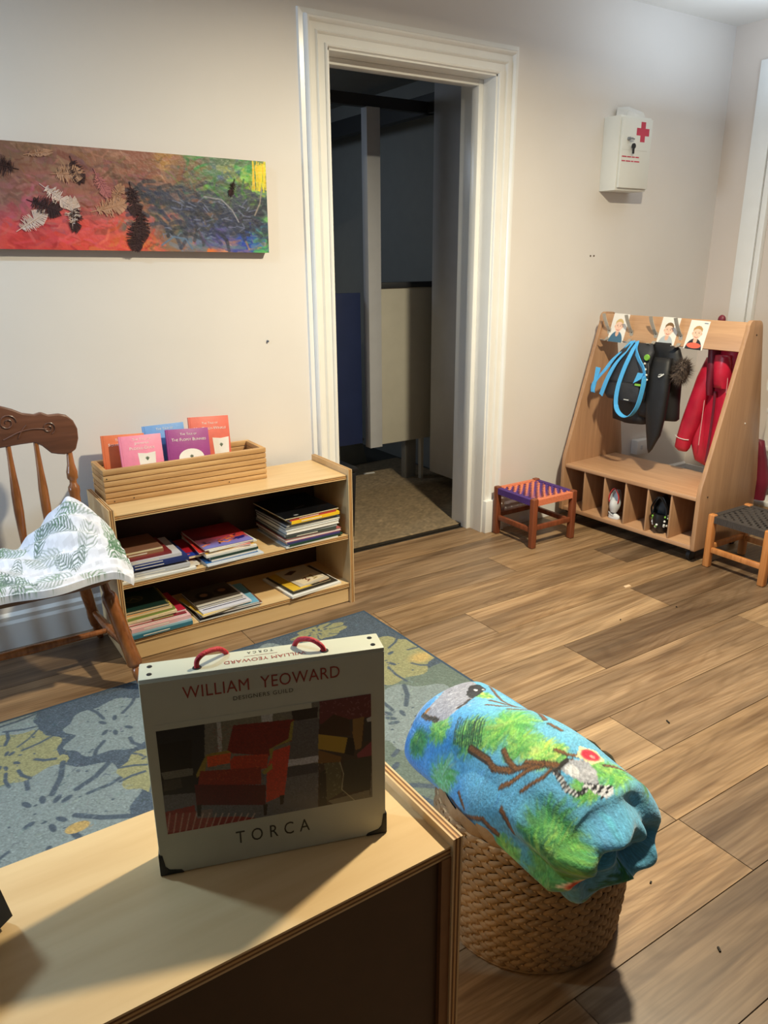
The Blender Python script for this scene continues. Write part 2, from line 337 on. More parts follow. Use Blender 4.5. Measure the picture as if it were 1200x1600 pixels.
# planks: 0.2115 m wide boards along X with staggered ends
M_plank = plankmat()
TONE = {'l': (1.0, 0.97, 0.9), 'm': (0.74, 0.71, 0.68), 'd': (0.50, 0.475, 0.46), 'g': (0.86, 0.8, 0.7)}
ENDS = {-1: (0.93, 'md'), -2: (1.9, 'dm'), 0: (1.538, 'gd'), 1: (2.85, 'gl'), 2: (1.755, 'lm'), 3: (2.76, 'ml'), 4: (1.982, 'ld'), 5: (2.615, 'ld'), 6: (1.845, 'mg'), 7: (2.848, 'gd'), 8: (2.328, 'mg')}
PW, PL = 0.2115, 1.32
for k in range(-16, 11):
    y0, y1 = 0.75 + PW * k, min(0.75 + PW * (k + 1), 3.108)
    if y0 > 3.1: continue
    e, tn = ENDS.get(k, (rnd.uniform(0, 1.3), ''.join(rnd.choice('lmgd') for _ in 'ab')))
    if y1 < -0.4: continue
    i0 = math.floor((-1.2 - e) / PL)
    for i in range(i0, 6):
        x0, x1 = max(e + PL * i, -1.2), min(e + PL * (i + 1), RX)
        if x1 - x0 < 0.02: continue
        t = TONE[tn[1] if i == 0 else tn[0] if i == -1 else rnd.choice('lmg')]
        g = 0.0007; hx, hy = (x1 - x0) / 2 - g, (y1 - y0) / 2 - g
        o = MB().hexa([(-hx, -hy, -0.003), (hx, -hy, -0.003), (hx, hy, -0.003), (-hx, hy, -0.003)],
                      [(-hx + .0006, -hy + .0006, 0), (hx - .0006, -hy + .0006, 0), (hx - .0006, hy - .0006, 0), (-hx + .0006, hy - .0006, 0)]).build('plank', M_plank, floor, loc=((x0 + x1) / 2, (y0 + y1) / 2, 0))
        j = rnd.uniform(0.94, 1.06); o.color = (t[0] * j, t[1] * j, t[2] * j, 1)
# skirting
bb = lambda x0, x1: MB().prism([(WALLY - 0.018, 0), (WALLY - 0.018, 0.10), (WALLY - 0.012, 0.112), (WALLY - 0.012, 0.128), (WALLY, 0.14), (WALLY, 0)], x0, x1, 'X')
struct(bb(LX, 1.54).build('baseboard_back', M_white)); struct(bb(2.67, RX).build('baseboard_back', M_white))
struct(MB().box(RX - 0.015, RX, 2.785, WALLY - 0.02, 0, 0.13).build('baseboard_right', M_white))

# door frame: moulded casing with plinth blocks, jambs, stops
door = bpy.data.objects.new('door_1', None); COL.objects.link(door); struct(door)
PR = [(0, 0), (0, .016), (.003, .022), (.008, .024), (.013, .02), (.014, .014), (.042, .014), (.044, .02), (.049, .025), (.054, .02), (.056, .017), (.08, .017),
      (.083, .027), (.089, .035), (.095, .036), (.1, .03), (.102, .014), (.122, .012), (.125, 0)]
def casing(pts_a, pts_b):
    n = len(PR); MBc = MB(); MBc.add(pts_a + pts_b, [(i, i + 1, n + i + 1, n + i) for i in range(n - 1)]); return MBc
casing([(DX0 - u, WALLY - v, 0) for u, v in PR], [(DX0 - u, WALLY - v, DZ + u) for u, v in PR]).build('casing', M_white, door, smooth=True, angle=30)
casing([(DX1 + u, WALLY - v, 0) for u, v in PR], [(DX1 + u, WALLY - v, DZ + u) for u, v in PR]).build('casing', M_white, door, smooth=True, angle=30)
casing([(DX0 - u, WALLY - v, DZ + u) for u, v in PR], [(DX1 + u, WALLY - v, DZ + u) for u, v in PR]).build('casing', M_white, door, smooth=True, angle=30)
for x0, x1 in ((DX0 - 0.13, DX0 + 0.001), (DX1 - 0.001, DX1 + 0.13)):
    MB().box(x0, x1, WALLY - 0.042, WALLY, 0, 0.178).build('plinth', M_white, door, bevel=0.003)
for x0, x1 in ((DX0 - 0.005, DX0 + 0.008), (DX1 - 0.008, DX1 + 0.005)):
    MB().box(x0, x1, WALLY - 0.012, WALLY + 0.24, 0, DZ).build('jamb', M_white, door, bevel=0.001)
MB().box(DX0, DX1, WALLY - 0.012, WALLY + 0.24, DZ - 0.008, DZ + 0.005).build('jamb', M_white, door)
YS = WALLY + 0.075
MB().box(DX0 + 0.008, DX0 + 0.035, YS, YS + 0.05, 0, DZ - 0.008).build('stop', M_white, door, bevel=0.003)
MB().box(DX1 - 0.035, DX1 - 0.008, YS, YS + 0.05, 0, DZ - 0.008).build('stop', M_white, door, bevel=0.003)
MB().box(DX0 + 0.035, DX1 - 0.035, YS, YS + 0.05, DZ - 0.035, DZ - 0.008).build('stop', M_white, door, bevel=0.003)
MB().box(DX0 + 0.035, DX1 - 0.04, 3.095, 3.118, -0.003, 0.004).build('threshold', mat('threshold_strip', (60, 54, 46), 0.4, metal=0.6), door, bevel=0.001)

# white door frame on the right wall
t1 = bpy.data.objects.new('trim_1', None); COL.objects.link(t1); struct(t1)
MB().box(RX - 0.025, RX, 2.675, 2.78, 0, 2.4).build('casing', M_white, t1, bevel=0.004)
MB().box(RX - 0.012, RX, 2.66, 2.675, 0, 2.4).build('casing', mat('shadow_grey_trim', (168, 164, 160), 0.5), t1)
MB().box(RX - 0.035, RX, 2.628, 2.66, 0, 2.4).build('casing', M_white, t1, bevel=0.004)

# ---------------------------------------------------------------- the dark cloakroom beyond the door
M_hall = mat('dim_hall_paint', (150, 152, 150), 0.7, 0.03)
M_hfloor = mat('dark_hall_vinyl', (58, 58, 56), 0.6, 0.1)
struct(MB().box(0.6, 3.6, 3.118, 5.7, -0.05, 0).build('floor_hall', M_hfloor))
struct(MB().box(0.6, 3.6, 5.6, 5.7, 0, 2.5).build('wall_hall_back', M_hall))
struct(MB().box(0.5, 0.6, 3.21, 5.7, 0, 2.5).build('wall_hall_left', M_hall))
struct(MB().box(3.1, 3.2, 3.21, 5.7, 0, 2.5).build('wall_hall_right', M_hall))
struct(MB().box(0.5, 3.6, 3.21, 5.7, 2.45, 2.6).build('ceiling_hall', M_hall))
M_part = mat('pale_laminate', (196, 192, 178), 0.45, 0.03)
M_pgrey = mat('grey_laminate', (196, 198, 204), 0.5, 0.03)
M_navy = mat('navy_laminate', (40, 52, 92), 0.45, 0.06)
M_rail = mat('dark_rail', (48, 50, 54), 0.5, 0.05)
p = thing('cubicle_partition', 'toilet cubicle front with tall pale post, cream panel and navy door in the dark room', 'partition', (2.5, 4.0, 0))
MB().box(-0.02, 0.068, -0.03, 0.03, 0.27, 2.2).build('post', M_pgrey, p, bevel=0.002)
MB().box(0.068, 0.53, -0.012, 0.012, 0.28, 1.235).build('panel', M_part, p, bevel=0.002)
MB().box(0.068, 0.53, -0.025, 0.025, 1.235, 1.268).build('top_rail', M_rail, p, bevel=0.002)
MB().box(-0.32, -0.03, 0.05, 0.075, 0.29, 1.21).build('door', M_navy, p, bevel=0.002)
MB().box(-0.6, -0.34, 0.05, 0.075, 0.29, 1.21).build('panel', M_navy, p, bevel=0.002)
MB().box(0.38, 0.40, -0.015, 0.015, 0, 0.28).build('foot', M_part, p)
MB().box(-0.6, 0.6, -0.02, 0.02, 2.2, 2.26).build('head_rail', M_rail, p)
MB().box(-0.6, -0.58, 0.05, 0.075, 0, 0.29).build('foot', M_rail, p)
o = MB().box(2.86, 2.90, 3.3, 3.86, 0.09, 2.40).build('side_screen', M_pgrey, bevel=0.002)
tag(o, 'tall plain grey screen just inside the doorway, beside the right jamb', 'screen')
o = MB().box(2.90, 2.96, 3.87, 5.55, 2.2, 2.3).build('ceiling_rail', M_rail); tag(o, 'dark rail running back under the ceiling of the dark room', 'rail')
o = MB().box(2.80, 2.885, 4.05, 4.10, 0.0, 0.34).build('short_board', mat('dull_board', (130, 130, 128), 0.6), bevel=0.002); tag(o, 'short grey board standing on the floor behind the cream cubicle panel', 'board')
o = grid('doormat', 90, 110, lambda u, v: (1.72 + 1.35 * u, 3.125 + 1.42 * v, 0.006 + 0 * u), (lambda c: (c.mottle(0.05, 1), c.mottle(0.04, 3), c)[2])(Canvas(180, 220, (132, 114, 88))), printmat('coir_mat', 0.95, 0.25, 400, weave=0.08), solid=(0, 0, -0.0055), smooth=False)
tag(o, 'beige ribbed mat on the floor just past the doorway', 'mat')
o = MB().hexa([(2.62, 4.28, .0068), (2.70, 4.27, .0068), (2.71, 4.30, .0068), (2.63, 4.31, .0068)], [(2.62, 4.28, .0075), (2.70, 4.27, .0075), (2.71, 4.30, .0075), (2.63, 4.31, .0075)]).build('paper_scrap', mat('white_paper_scrap', (230, 225, 214), 0.7)); tag(o, 'scrap of white paper lying on the beige mat', 'paper')
b_ = thing('bin', 'black upright bin behind the left door frame', 'bin', (1.838, 3.375, .0065))
M_bin = mat('black_plastic', (20, 22, 26), 0.4)
MB().loft([[(sx * (.09 + .012 * k), sy_ * (.12 + .012 * k), z) for sx, sy_ in ((-1, -1), (1, -1), (1, 1), (-1, 1))] for k, z in ((0, 0), (1, .36))]).build('body', M_bin, b_, bevel=0.01)
MB().box(-.108, .108, -.138, .138, .36, .385).build('lid', M_bin, b_, bevel=0.008)
g_ = thing('step_stool', 'grey plastic step standing on the floor below the navy cubicle door', 'step', (2.66, 4.66, 0))
M_gp = mat('grey_plastic', (120, 124, 120), 0.5)
MB().loft([[(sx * (.15 - .03 * k), sy_ * (.12 - .02 * k), z) for sx, sy_ in ((-1, -1), (1, -1), (1, 1), (-1, 1))] for k, z in ((0, 0), (1, .17))]).build('body', M_gp, g_, bevel=0.012)
MB().box(-.13, .13, -.11, .11, .17, .19).build('top', M_gp, g_, bevel=0.008)

# ================================================================ PAINTING WITH FEATHERS
PT = thing('painting', 'long abstract painting with feathers stuck on, hanging on the cream wall', 'painting', (-0.2, 2.935, 1.615), rot=(0, math.radians(0.8), 0))
PWID, PHT = 1.57, 0.332                      # local x 0..1.57, z -h/2..h/2, front at y = 0
cv = Canvas(628, 133, (120, 90, 80)); CX = lambda px: 250 + (px / 412) * 378; CY = lambda px, py: (py - (213 + px * 0.085)) / (167 - px * 0.06) * 133
K = [(0, 230, 125, 92, 76), (60, 226, 140, 104, 84), (100, 232, 150, 110, 92), (150, 245, 140, 96, 78), (200, 240, 146, 90, 74), (245, 242, 170, 122, 66), (262, 262, 120, 92, 70), (290, 246, 66, 140, 78), (335, 252, 84, 112, 80), (380, 255, 58, 150, 80), (406, 252, 236, 214, 40), (404, 275, 228, 205, 50),
     (0, 290, 128, 92, 84), (60, 295, 160, 92, 92), (20, 325, 186, 90, 108), (100, 280, 146, 100, 88), (150, 320, 196, 104, 106), (60, 345, 205, 86, 88), (20, 370, 206, 66, 66), (90, 375, 224, 78, 70), (120, 360, 222, 84, 78), (165, 378, 226, 92, 72), (185, 372, 232, 140, 74), (210, 365, 150, 96, 82),
     (140, 285, 150, 92, 82), (200, 280, 112, 78, 70), (235, 290, 70, 70, 84), (260, 285, 78, 74, 84), (275, 305, 58, 64, 84), (330, 315, 46, 56, 80), (300, 330, 50, 64, 84), (290, 352, 78, 84, 136), (330, 368, 84, 82, 158), (300, 368, 60, 70, 128), (368, 372, 38, 70, 170), (395, 376, 46, 96, 160),
     (410, 382, 104, 196, 84), (410, 350, 110, 180, 100), (398, 320, 56, 72, 80), (380, 338, 46, 48, 62), (350, 335, 44, 46, 66), (310, 285, 80, 140, 84), (345, 292, 110, 168, 86), (385, 300, 146, 196, 80), (330, 268, 90, 110, 170), (322, 275, 70, 110, 80), (250, 340, 66, 88, 80), (240, 325, 92, 96, 84), (245, 380, 140, 112, 92),
     (265, 372, 96, 120, 146), (300, 386, 232, 122, 62), (340, 388, 230, 150, 96), (407, 300, 46, 84, 110), (365, 262, 62, 150, 76), (225, 300, 150, 90, 70), (180, 345, 120, 100, 92)]
ks = [(CX(a), CY(a, b), (r, g, b2)) for a, b, r, g, b2 in K] + [(x, y, c) for x in (10, 90, 170) for y, c in ((20, (120, 90, 78)), (70, (140, 92, 90)), (120, (206, 70, 70)))]
cv.keys(ks, 6); cv.strokes(620, 34, 7, 10, spread=0.35, alpha=.6); cv.strokes(420, 24, 3.2, 13, spread=0.45, alpha=.55); cv.strokes(300, 16, 1.6, 18, spread=.5, alpha=.5)
for i in range(90):
    x, y, a = cv.r.uniform(400, 600), cv.r.uniform(42, 112), cv.r.normal(0, .5); cv.line([(x, y), (x + 16 * math.cos(a), y + 16 * math.sin(a)), (x + 30 * math.cos(a + .3), y + 30 * math.sin(a + .3))], 5, [(44, 52, 76), (50, 58, 86), (40, 44, 58)][i % 3], .55)
for i in range(46):
    x = cv.r.uniform(460, 600); y = cv.r.uniform(60, 115); cv.line([(x, y), (x + cv.r.uniform(-14, 14), y + cv.r.uniform(-9, 5))], 1.3, (120, 128, 160), 0.8)
for i in range(34):
    x = cv.r.uniform(605, 627); cv.line([(x, cv.r.uniform(0, 10)), (x + cv.r.uniform(-2, 2), cv.r.uniform(14, 44))], 1.6, (240, 214 + cv.r.uniform(-30, 20), 40))
cv.line([(CX(a), CY(a, b)) for a, b in ((300, 300), (330, 305), (348, 322), (358, 340))], 2, (140, 140, 150))
cv.line([(CX(a), CY(a, b)) for a, b in ((403, 288), (398, 312), (388, 330))], 2, (150, 140, 130))
cv.line([(CX(a), CY(a, b)) for a, b in ((225, 375), (245, 362), (265, 366), (275, 382))], 2.4, (96, 120, 150))
for a in (545, 575, 590): cv.line([(a, 28), (a - 4, 44), (a + 3, 52)], 3, (60, 110, 60))
grid('canvas_face', 628, 133, lambda u, v: (PWID * u, 0 * u, PHT / 2 - PHT * v), cv, printmat('wet_look_paint', 0.4, 0.5, 60), PT)
MB().box(0, PWID, 0.0004, 0.034, -PHT / 2, PHT / 2).build('canvas_block', mat('canvas_edge', (128, 92, 84), 0.7), PT, bevel=0.002)
M_fd = mat('dark_feather', (58, 34, 36), 0.8, 0.3, 60); M_fl = mat('pale_feather', (222, 200, 188), 0.7, 0.12, 60); M_fp = mat('tan_feather', (196, 150, 120), 0.7, 0.15, 60); M_fr = mat('rose_feather', (180, 110, 110), 0.7, 0.15, 60)
def feather(x, z, a, ln, wd, m, split=True):
    n = 46; b = MB(); R = rnd
    for k in range(n):                       # barbs either side of the shaft: downy at the foot, closed towards the tip
        t = k / n; ww = wd * (0.22 + 0.85 * math.sin(PI * min(1, t * 0.86 + 0.12))) * (R.uniform(0.45, 1.05) if t < .55 else R.uniform(.9, 1.0))
        for sgn in (-1, 1):
            y = -0.002 - 0.008 * R.random() * (1 - t * .6); s_ = R.uniform(-.08, .16) if t < .55 else .14
            b.add([(sgn * .0004, -0.002, t * ln), (sgn * ww, y, (t + s_) * ln), (sgn * ww * .96, y, (t + s_ + .018) * ln), (sgn * .0004, -0.003, (t + .034) * ln)], [(0, 1, 2, 3)])
    b.tube([(0, -.002, -0.22 * ln), (0, -.004, 0.3 * ln), (0, -.003, ln)], [.0012, .001, .0004], 5)
    o = b.build('feather', m, PT, loc=(x + 0.2, 0, z - 1.615), rot=(0, a, 0)); return o
for x, z, a, ln, wd, m in [(.655, 1.735, 2.8, .07, .026, M_fd), (.515, 1.60, 1.9, .085, .034, M_fd), (.40, 1.70, -1.5, .06, .03, M_fd), (.47, 1.70, -1.4, .075, .03, M_fd), (.655, 1.585, 3.35, .075, .022, M_fd),
                           (.845, 1.66, 3.0, .09, .028, M_fd), (.875, 1.58, 3.2, .09, .03, M_fd), (.855, 1.545, 3.3, .09, .032, M_fd), (1.235, 1.70, 3.5, .05, .014, M_fd), (.85, 1.50, 3.2, .05, .022, M_fd), (.56, 1.645, 2.2, .095, .024, M_fl),
                           (.47, 1.515, 1.0, .09, .028, M_fl), (.635, 1.535, .1, .08, .026, M_fl), (.72, 1.58, 1.3, .10, .032, M_fp), (.60, 1.69, 1.5, .08, .03, M_fp), (.73, 1.70, 2.7, .08, .022, M_fr), (.78, 1.615, 0.6, .06, .02, M_fp), (.52, 1.745, 1.4, .07, .012, M_fp)]:
    feather(x, z, a, ln, wd, m)

# ================================================================ FIRST AID CABINET
fa = thing('first_aid_cabinet', 'white first aid cabinet with pink cross and keys, hanging on the wall beside the door', 'cabinet', (3.385, 2.97, 1.725))
M_cab = mat('white_enamel', (226, 228, 224), 0.35, 0.01); M_pink = mat('pink_print', (196, 62, 88), 0.6); M_key = mat('steel', (150, 152, 156), 0.3, metal=0.9); M_blk = mat('black_rubber', (24, 26, 30), 0.5)
MB().box(-.117, .117, -.104, 0, 0, .345).build('body', M_cab, fa, bevel=0.003)
MB().box(-.108, .112, -.118, -.105, .012, .335).build('door', M_cab, fa, bevel=0.002)
cr_ = MB().prism([(-.017, -.046), (.017, -.046), (.017, -.017), (.047, -.017), (.047, .017), (.017, .017), (.017, .046), (-.017, .046), (-.017, .017), (-.047, .017), (-.047, -.017), (-.017, -.017)], -.0186, -.018, 'Y')
o = cr_.build('red_cross', M_pink, fa, loc=(.042, -.1, .275))
MB().turned((-.062, -.118, .238), (-.062, -.132, .238), [(0, .009), (.9, .008), (1, .006)]).build('lock', M_key, fa, smooth=True)
kk = MB().box(-.065, -.035, -.136, -.133, .233, .24).box(-.0655, -.0645, -.15, -.132, .232, .241).build('key', M_key, fa)
MB().turned((-.036, -.136, .205), (-.036, -.130, .205), [(0, .013), (1, .013)]).box(-.042, -.03, -.135, -.131, .17, .2).build('key_fob', M_blk, fa)
MB().box(-.102, .085, -.1188, -.1181, .188, .1886).build('print_line', mat('grey_print', (190, 192, 190), 0.6), fa)
for z, ws in ((.152, (.034, .03, .022, .026)), (.132, (.026, .034, .018, .04))):     # two lines of small pink print, too small to read
    x = -.1; b = MB()
    for wl in ws: b.box(x, x + wl, -.1188, -.1181, z + .002, z + .0075); x += wl + .005
    b.build('small_print', M_pink, fa)
q = thing('paper_tray', 'crumpled clear and white plastic wrapper on top of the first aid cabinet', 'wrapper', (3.40, 2.92, 2.0705))
MB().add([(-.07, .03, 0), (.08, .03, 0), (.085, -.03, 0), (-.06, -.03, 0), (-.06, .035, .05), (.03, .04, .062), (.09, .035, .05), (.02, -.02, .02), (-.045, -.025, .03), (.07, -.025, .028)],
        [(0, 1, 2, 3), (0, 4, 8, 3), (4, 5, 7, 8), (5, 6, 9, 7), (3, 8, 7, 9, 2), (6, 1, 2, 9), (0, 1, 6, 5, 4)]).build('sheet', mat('white_wrapper', (222, 222, 220), 0.4), q)

# ================================================================ COAT RACK WITH CUBBIES
RK = thing('coat_rack', 'beech A-frame coat rack with bench and shoe cubbies standing by the wall', 'rack', (3.027, 2.87, 0), math.atan2(-.836, .045))
RL = 0.837                                    # local x 0..RL along the front, y depth, z up
M_beech = wood('beech_laminate', (164, 125, 94), (188, 148, 113), 'Z', 0.42, 14, 0.8, False, 0.03)
M_beechx = wood('beech_laminate_long', (172, 132, 100), (198, 157, 121), 'X', 0.4, 14, 0.8, False, 0.03)
M_beechd = wood('beech_edge', (146, 104, 72), (182, 134, 96), 'Z', 0.45, 12, 1.0)
prof = [(.012, .065)] + arc(.012, .077, .012, -PI / 2, -PI, 3)[1:] + [(0, .34), (.006, .385), (.022, .43), (.225, 1.085)] + arc(.255, 1.095, .032, PI * 0.93, PI * .45, 5) + arc(.305, 1.09, .034, PI * .45, 0.1, 5) + [(.425, .7), (.475, .43), (.492, .34), (.495, .077), (.483, .065)]
for x in (0, RL - .022): MB().prism(prof, x, x + .022, 'X').build('side_panel', M_beech, RK, bevel=0.003)
X0, X1 = .022, RL - .022
MB().box(X0, X1, .006, .43, .312, .332).build('bench', M_beechx, RK, bevel=0.003)
MB().box(X0, X1, .008, .40, .068, .09).build('bottom_board', M_beechx, RK, bevel=0.003)
MB().box(X0, X1, .29, .304, .09, .312).build('back_panel', M_beechd, RK)
MB().box(X0, X1, .035, .05, .052, .068).build('front_rail', M_dark, RK)
tl = lambda z: .012 + .022 + (z - .43) * (.203 / .655)   # front slope, set in
MB().hexa([(X0, tl(.988), .988), (X1, tl(.988), .988), (X1, tl(.988) + .019, .983), (X0, tl(.988) + .019, .983)],
          [(X0, tl(1.118), 1.118), (X1, tl(1.118), 1.118), (X1, tl(1.118) + .019, 1.114), (X0, tl(1.118) + .019, 1.114)]).build('hook_board', M_beechx, RK, bevel=0.002)
for k in range(1, 6):
    x = X0 + (X1 - X0) * k / 6; MB().box(x - .0045, x + .0045, .012, .29, .09, .312).build('divider', M_beech, RK, bevel=0.001)
M_cast = mat('caster_black', (30, 32, 36), 0.5)
for x, y in ((.05, .06), (RL - .05, .06), (.05, .43), (RL - .05, .43)):
    c = MB().turned((x - .011, y, .026), (x + .011, y, .026), [(0, .018), (.1, .026), (.9, .026), (1, .018)]).build('caster', M_cast, RK, smooth=True)
    MB().box(x - .016, x + .016, y - .015, y + .022, .045, .066).build('caster_fork', M_cast, c)
for y in (.09, .41): MB().box(.03, RL - .03, y, y + .02, .045, .066).build('base_runner', M_dark, RK)
M_hook = mat('brushed_steel', (186, 182, 174), 0.45, metal=0.6)
for x in (.075, .215, .36, .50):
    y = tl(1.03) - .001; h = MB()
    h.box(x - .010, x + .010, y - .003, y, 1.0, 1.045)
    h.ribbon([(x, y - .002, 1.035), (x - .004, y - .018, 1.06), (x - .012, y - .03, 1.095), (x - .016, y - .037, 1.122)], .020, .003, (1, 0, 0))
    h.ribbon([(x, y - .002, 1.005), (x, y - .02, .99), (x - .004, y - .04, .985), (x - .008, y - .055, .993)], .020, .003, (1, 0, 0))
    hk = h.build('double_hook', M_hook, RK)
    for z in (1.012, 1.034): MB().turned((x, y - .0045, z), (x, y - .003, z), [(0, .0025), (1, .003)], 8).build('screw', M_dark, hk)
for y, z in ((.30, .65), (.29, 1.06), (.06, .33)): MB().turned((RL + .0002, y, z), (RL + .002, y, z), [(0, .004), (1, .0035)], 8).build('screw_cap', M_white if z == .65 else M_dark, RK)

# photo cards taped to the hook board
def child_card(x, lab, hair, shirt, z0, z1, wd, tilt, extra=None):
    c = Canvas(60, 84, (232, 228, 222)); r = c.r
    c.ell(30, 88, 26, 36, shirt, soft=.05); c.ell(30, 58, 6, 9, (222, 176, 152))
    c.ell(30, 37, 13.5, 17, (236, 196, 174), soft=.05); c.ell(16.5, 38, 2.5, 4, (226, 178, 156)); c.ell(43.5, 38, 2.5, 4, (226, 178, 156))
    c.poly([(15.5, 34), (16, 24), (22, 17), (30, 15), (38, 17), (44, 24), (44.5, 34), (41, 28), (36, 25), (28, 24), (21, 26), (18, 30)], hair)
    for ex in (24.5, 35.5): c.ell(ex, 36, 1.7, 1.3, (70, 60, 60)); c.line([(ex - 3, 32.5), (ex + 3, 32.3)], .9, (170, 130, 100), .7)
    c.line([(30, 37), (29.5, 42), (31, 42.6)], .9, (206, 150, 128)); c.line([(25, 47), (28, 49), (32, 49), (35, 47)], 1.6, (186, 90, 90))
    if extra: extra(c)
    t = thing('photo_card', lab, 'photo', RK.matrix_basis @ Vector((x, tl(z0) - .002, z0)), rot=(-math.atan2(.203, .655), tilt, RK.rotation_euler.z))
    grid('print', 60, 84, lambda u, v: (wd * u - wd / 2, 0 * u, (z1 - z0) * (1 - v)), c, printmat('photo_print', 0.35), t, solid=(0, .0012, 0), back=(240, 240, 236))
    return t
bpy.context.view_layer.update()
child_card(.125, 'photo of a fair child in blue top, left of the three cards on rack', (206, 176, 120), (62, 104, 132), .98, 1.128, .098, .02)
child_card(.422, 'photo of a child in pale grey shirt, middle card on the rack', (122, 92, 62), (176, 184, 190), .982, 1.125, .1, .02)
child_card(.578, 'photo of a child in black and orange top, right card on the rack', (180, 142, 92), (48, 48, 54), .98, 1.118, .1, .03, lambda c: (c.ell(30, 72, 22, 8, (240, 104, 84)), c.line([(44, 7), (54, 7)], 2.4, (90, 110, 130))))

# ---- clothes hanging on the rack
M_nyl = mat('black_nylon', (22, 22, 25), 0.55, 0.2, 20, 0.3, 30); M_bagm = mat('charcoal_bag_fabric', (44, 46, 52), 0.6, 0.15, 30, 0.3, 60)
M_strap = mat('sky_blue_webbing', (84, 182, 246), 0.6, 0.04, 80, 0.2, 200); M_red = mat('red_waterproof', (186, 30, 58), 0.35, 0.18, 10, 0.35, 22, coat=0.15); M_redd = mat('maroon_lining', (104, 22, 42), 0.5, 0.15, 12, .3, 25)
M_fur = mat('brown_grey_fur', (96, 82, 74), 0.9, 0.45, 90)
M_print = mat('white_print', (226, 228, 226), 0.6); M_lime = mat('lime_print', (130, 190, 70), 0.6)
def outline_loft(rows, amp=0.0, n=26, seed=1, pw=0.8):
    """a hanging cloth body: rows of (x left, x right, y front, y back, z) with soft vertical folds"""
    R = random.Random(seed); ph = [R.uniform(0, 6.28) for _ in range(4)]; rings = []
    for k, (xa, xb, yf, yb, z) in enumerate(rows):
        t = k / (len(rows) - 1); ring = []
        for j in range(n):
            a = 2 * PI * j / n; ca, sa = math.cos(a), math.sin(a); ex = math.copysign(abs(ca) ** pw, ca); ey = math.copysign(abs(sa) ** pw, sa)
            x = (xa + xb) / 2 + (xb - xa) / 2 * ex
            y = (yf + yb) / 2 + (yb - yf) / 2 * ey + amp * (0.3 + t) * (math.sin(38 * x + ph[0] + 3 * t) + 0.6 * math.sin(71 * x + ph[1] - 5 * t))
            ring.append((x, y, z + amp * .5 * math.sin(30 * x + ph[2])))
        rings.append(ring)
    return MB().loft(rings)
def rows_at(rows, m=3):
    out = []
    for i in range(len(rows) - 1):
        for k in range(m): out.append(tuple(a + (b - a) * k / m for a, b in zip(rows[i], rows[i + 1])))
    return out + [rows[-1]]
bg = thing('shoulder_bag', 'charcoal bag with sky blue straps hanging on the second hook', 'bag'); bg.matrix_basis = RK.matrix_basis.copy()
outline_loft(rows_at([(.25, .37, .17, .2, .99), (.21, .40, .13, .19, .95), (.17, .395, .11, .18, .88), (.145, .39, .10, .18, .80), (.145, .385, .10, .18, .725), (.155, .375, .12, .19, .70)]), .0025, seed=3).build('body', M_bagm, bg, smooth=True, angle=80)
MB().box(.262, .382, .088, .112, .705, .80).build('front_pocket', M_bagm, bg, bevel=0.008)
MB().box(.30, .33, .0865, .0885, .712, .716).build('reflective_tab', M_print, bg)
MB().tube([(.2, .098, .80), (.28, .092, .797), (.385, .095, .805)], .003, 6).build('zip', M_blk, bg)
sa = [(.239, .19, .994), (.22, .15, .95), (.193, .12, .906), (.153, .11, .847), (.112, .095, .79), (.096, .095, .755), (.093, .1, .723)]
sb = [(.262, .18, .998), (.250, .13, .94), (.222, .10, .884), (.187, .092, .81), (.150, .096, .716)]
sc_ = [(.28, .18, .996), (.294, .12, .938), (.276, .1, .862), (.259, .088, .776), (.259, .08, .699), (.276, .08, .651), (.317, .08, .629), (.357, .08, .642), (.389, .08, .689), (.406, .08, .754), (.414, .08, .824), (.406, .08, .877), (.36, .1, .918), (.307, .14, .958), (.284, .18, .991)]
for pts in (sa, sb): MB().ribbon(spline(pts, 5), .028, .003, lambda i: (.9, -.2, .45)).build('strap', M_strap, bg, smooth=True)
ps = spline(sc_, 5); npt = len(ps)
MB().ribbon(ps, .026, .003, lambda i: (1, -.1, .3) if i < npt * .3 else ((.3, 1, .1) if i < npt * .72 else (.8, -.5, .2))).build('strap', M_strap, bg, smooth=True)
MB().prism([(.356, .803), (.378, .858), (.412, .858), (.40, .83)], .074, .078, 'Y').build('strap_patch', M_strap, bg)
MB().prism([(.108, .858), (.138, .856), (.122, .79), (.108, .728), (.094, .73)], .090, .093, 'Y').build('strap_tab', M_strap, bg)
for x, z in ((.385, .90), (.392, .872), (.40, .845), (.405, .822)): MB().turned((x, .118, z), (x, .108, z), [(0, .005), (.6, .006), (1, .003)], 8).build('snap', M_print, bg)
MB().turned((.39, .115, .93), (.39, .122, .93), [(0, .014), (1, .016)], 12).build('badge', M_lime, bg)
MB().box(.36, .395, .083, .088, .792, .802).build('buckle', M_lime, bg)

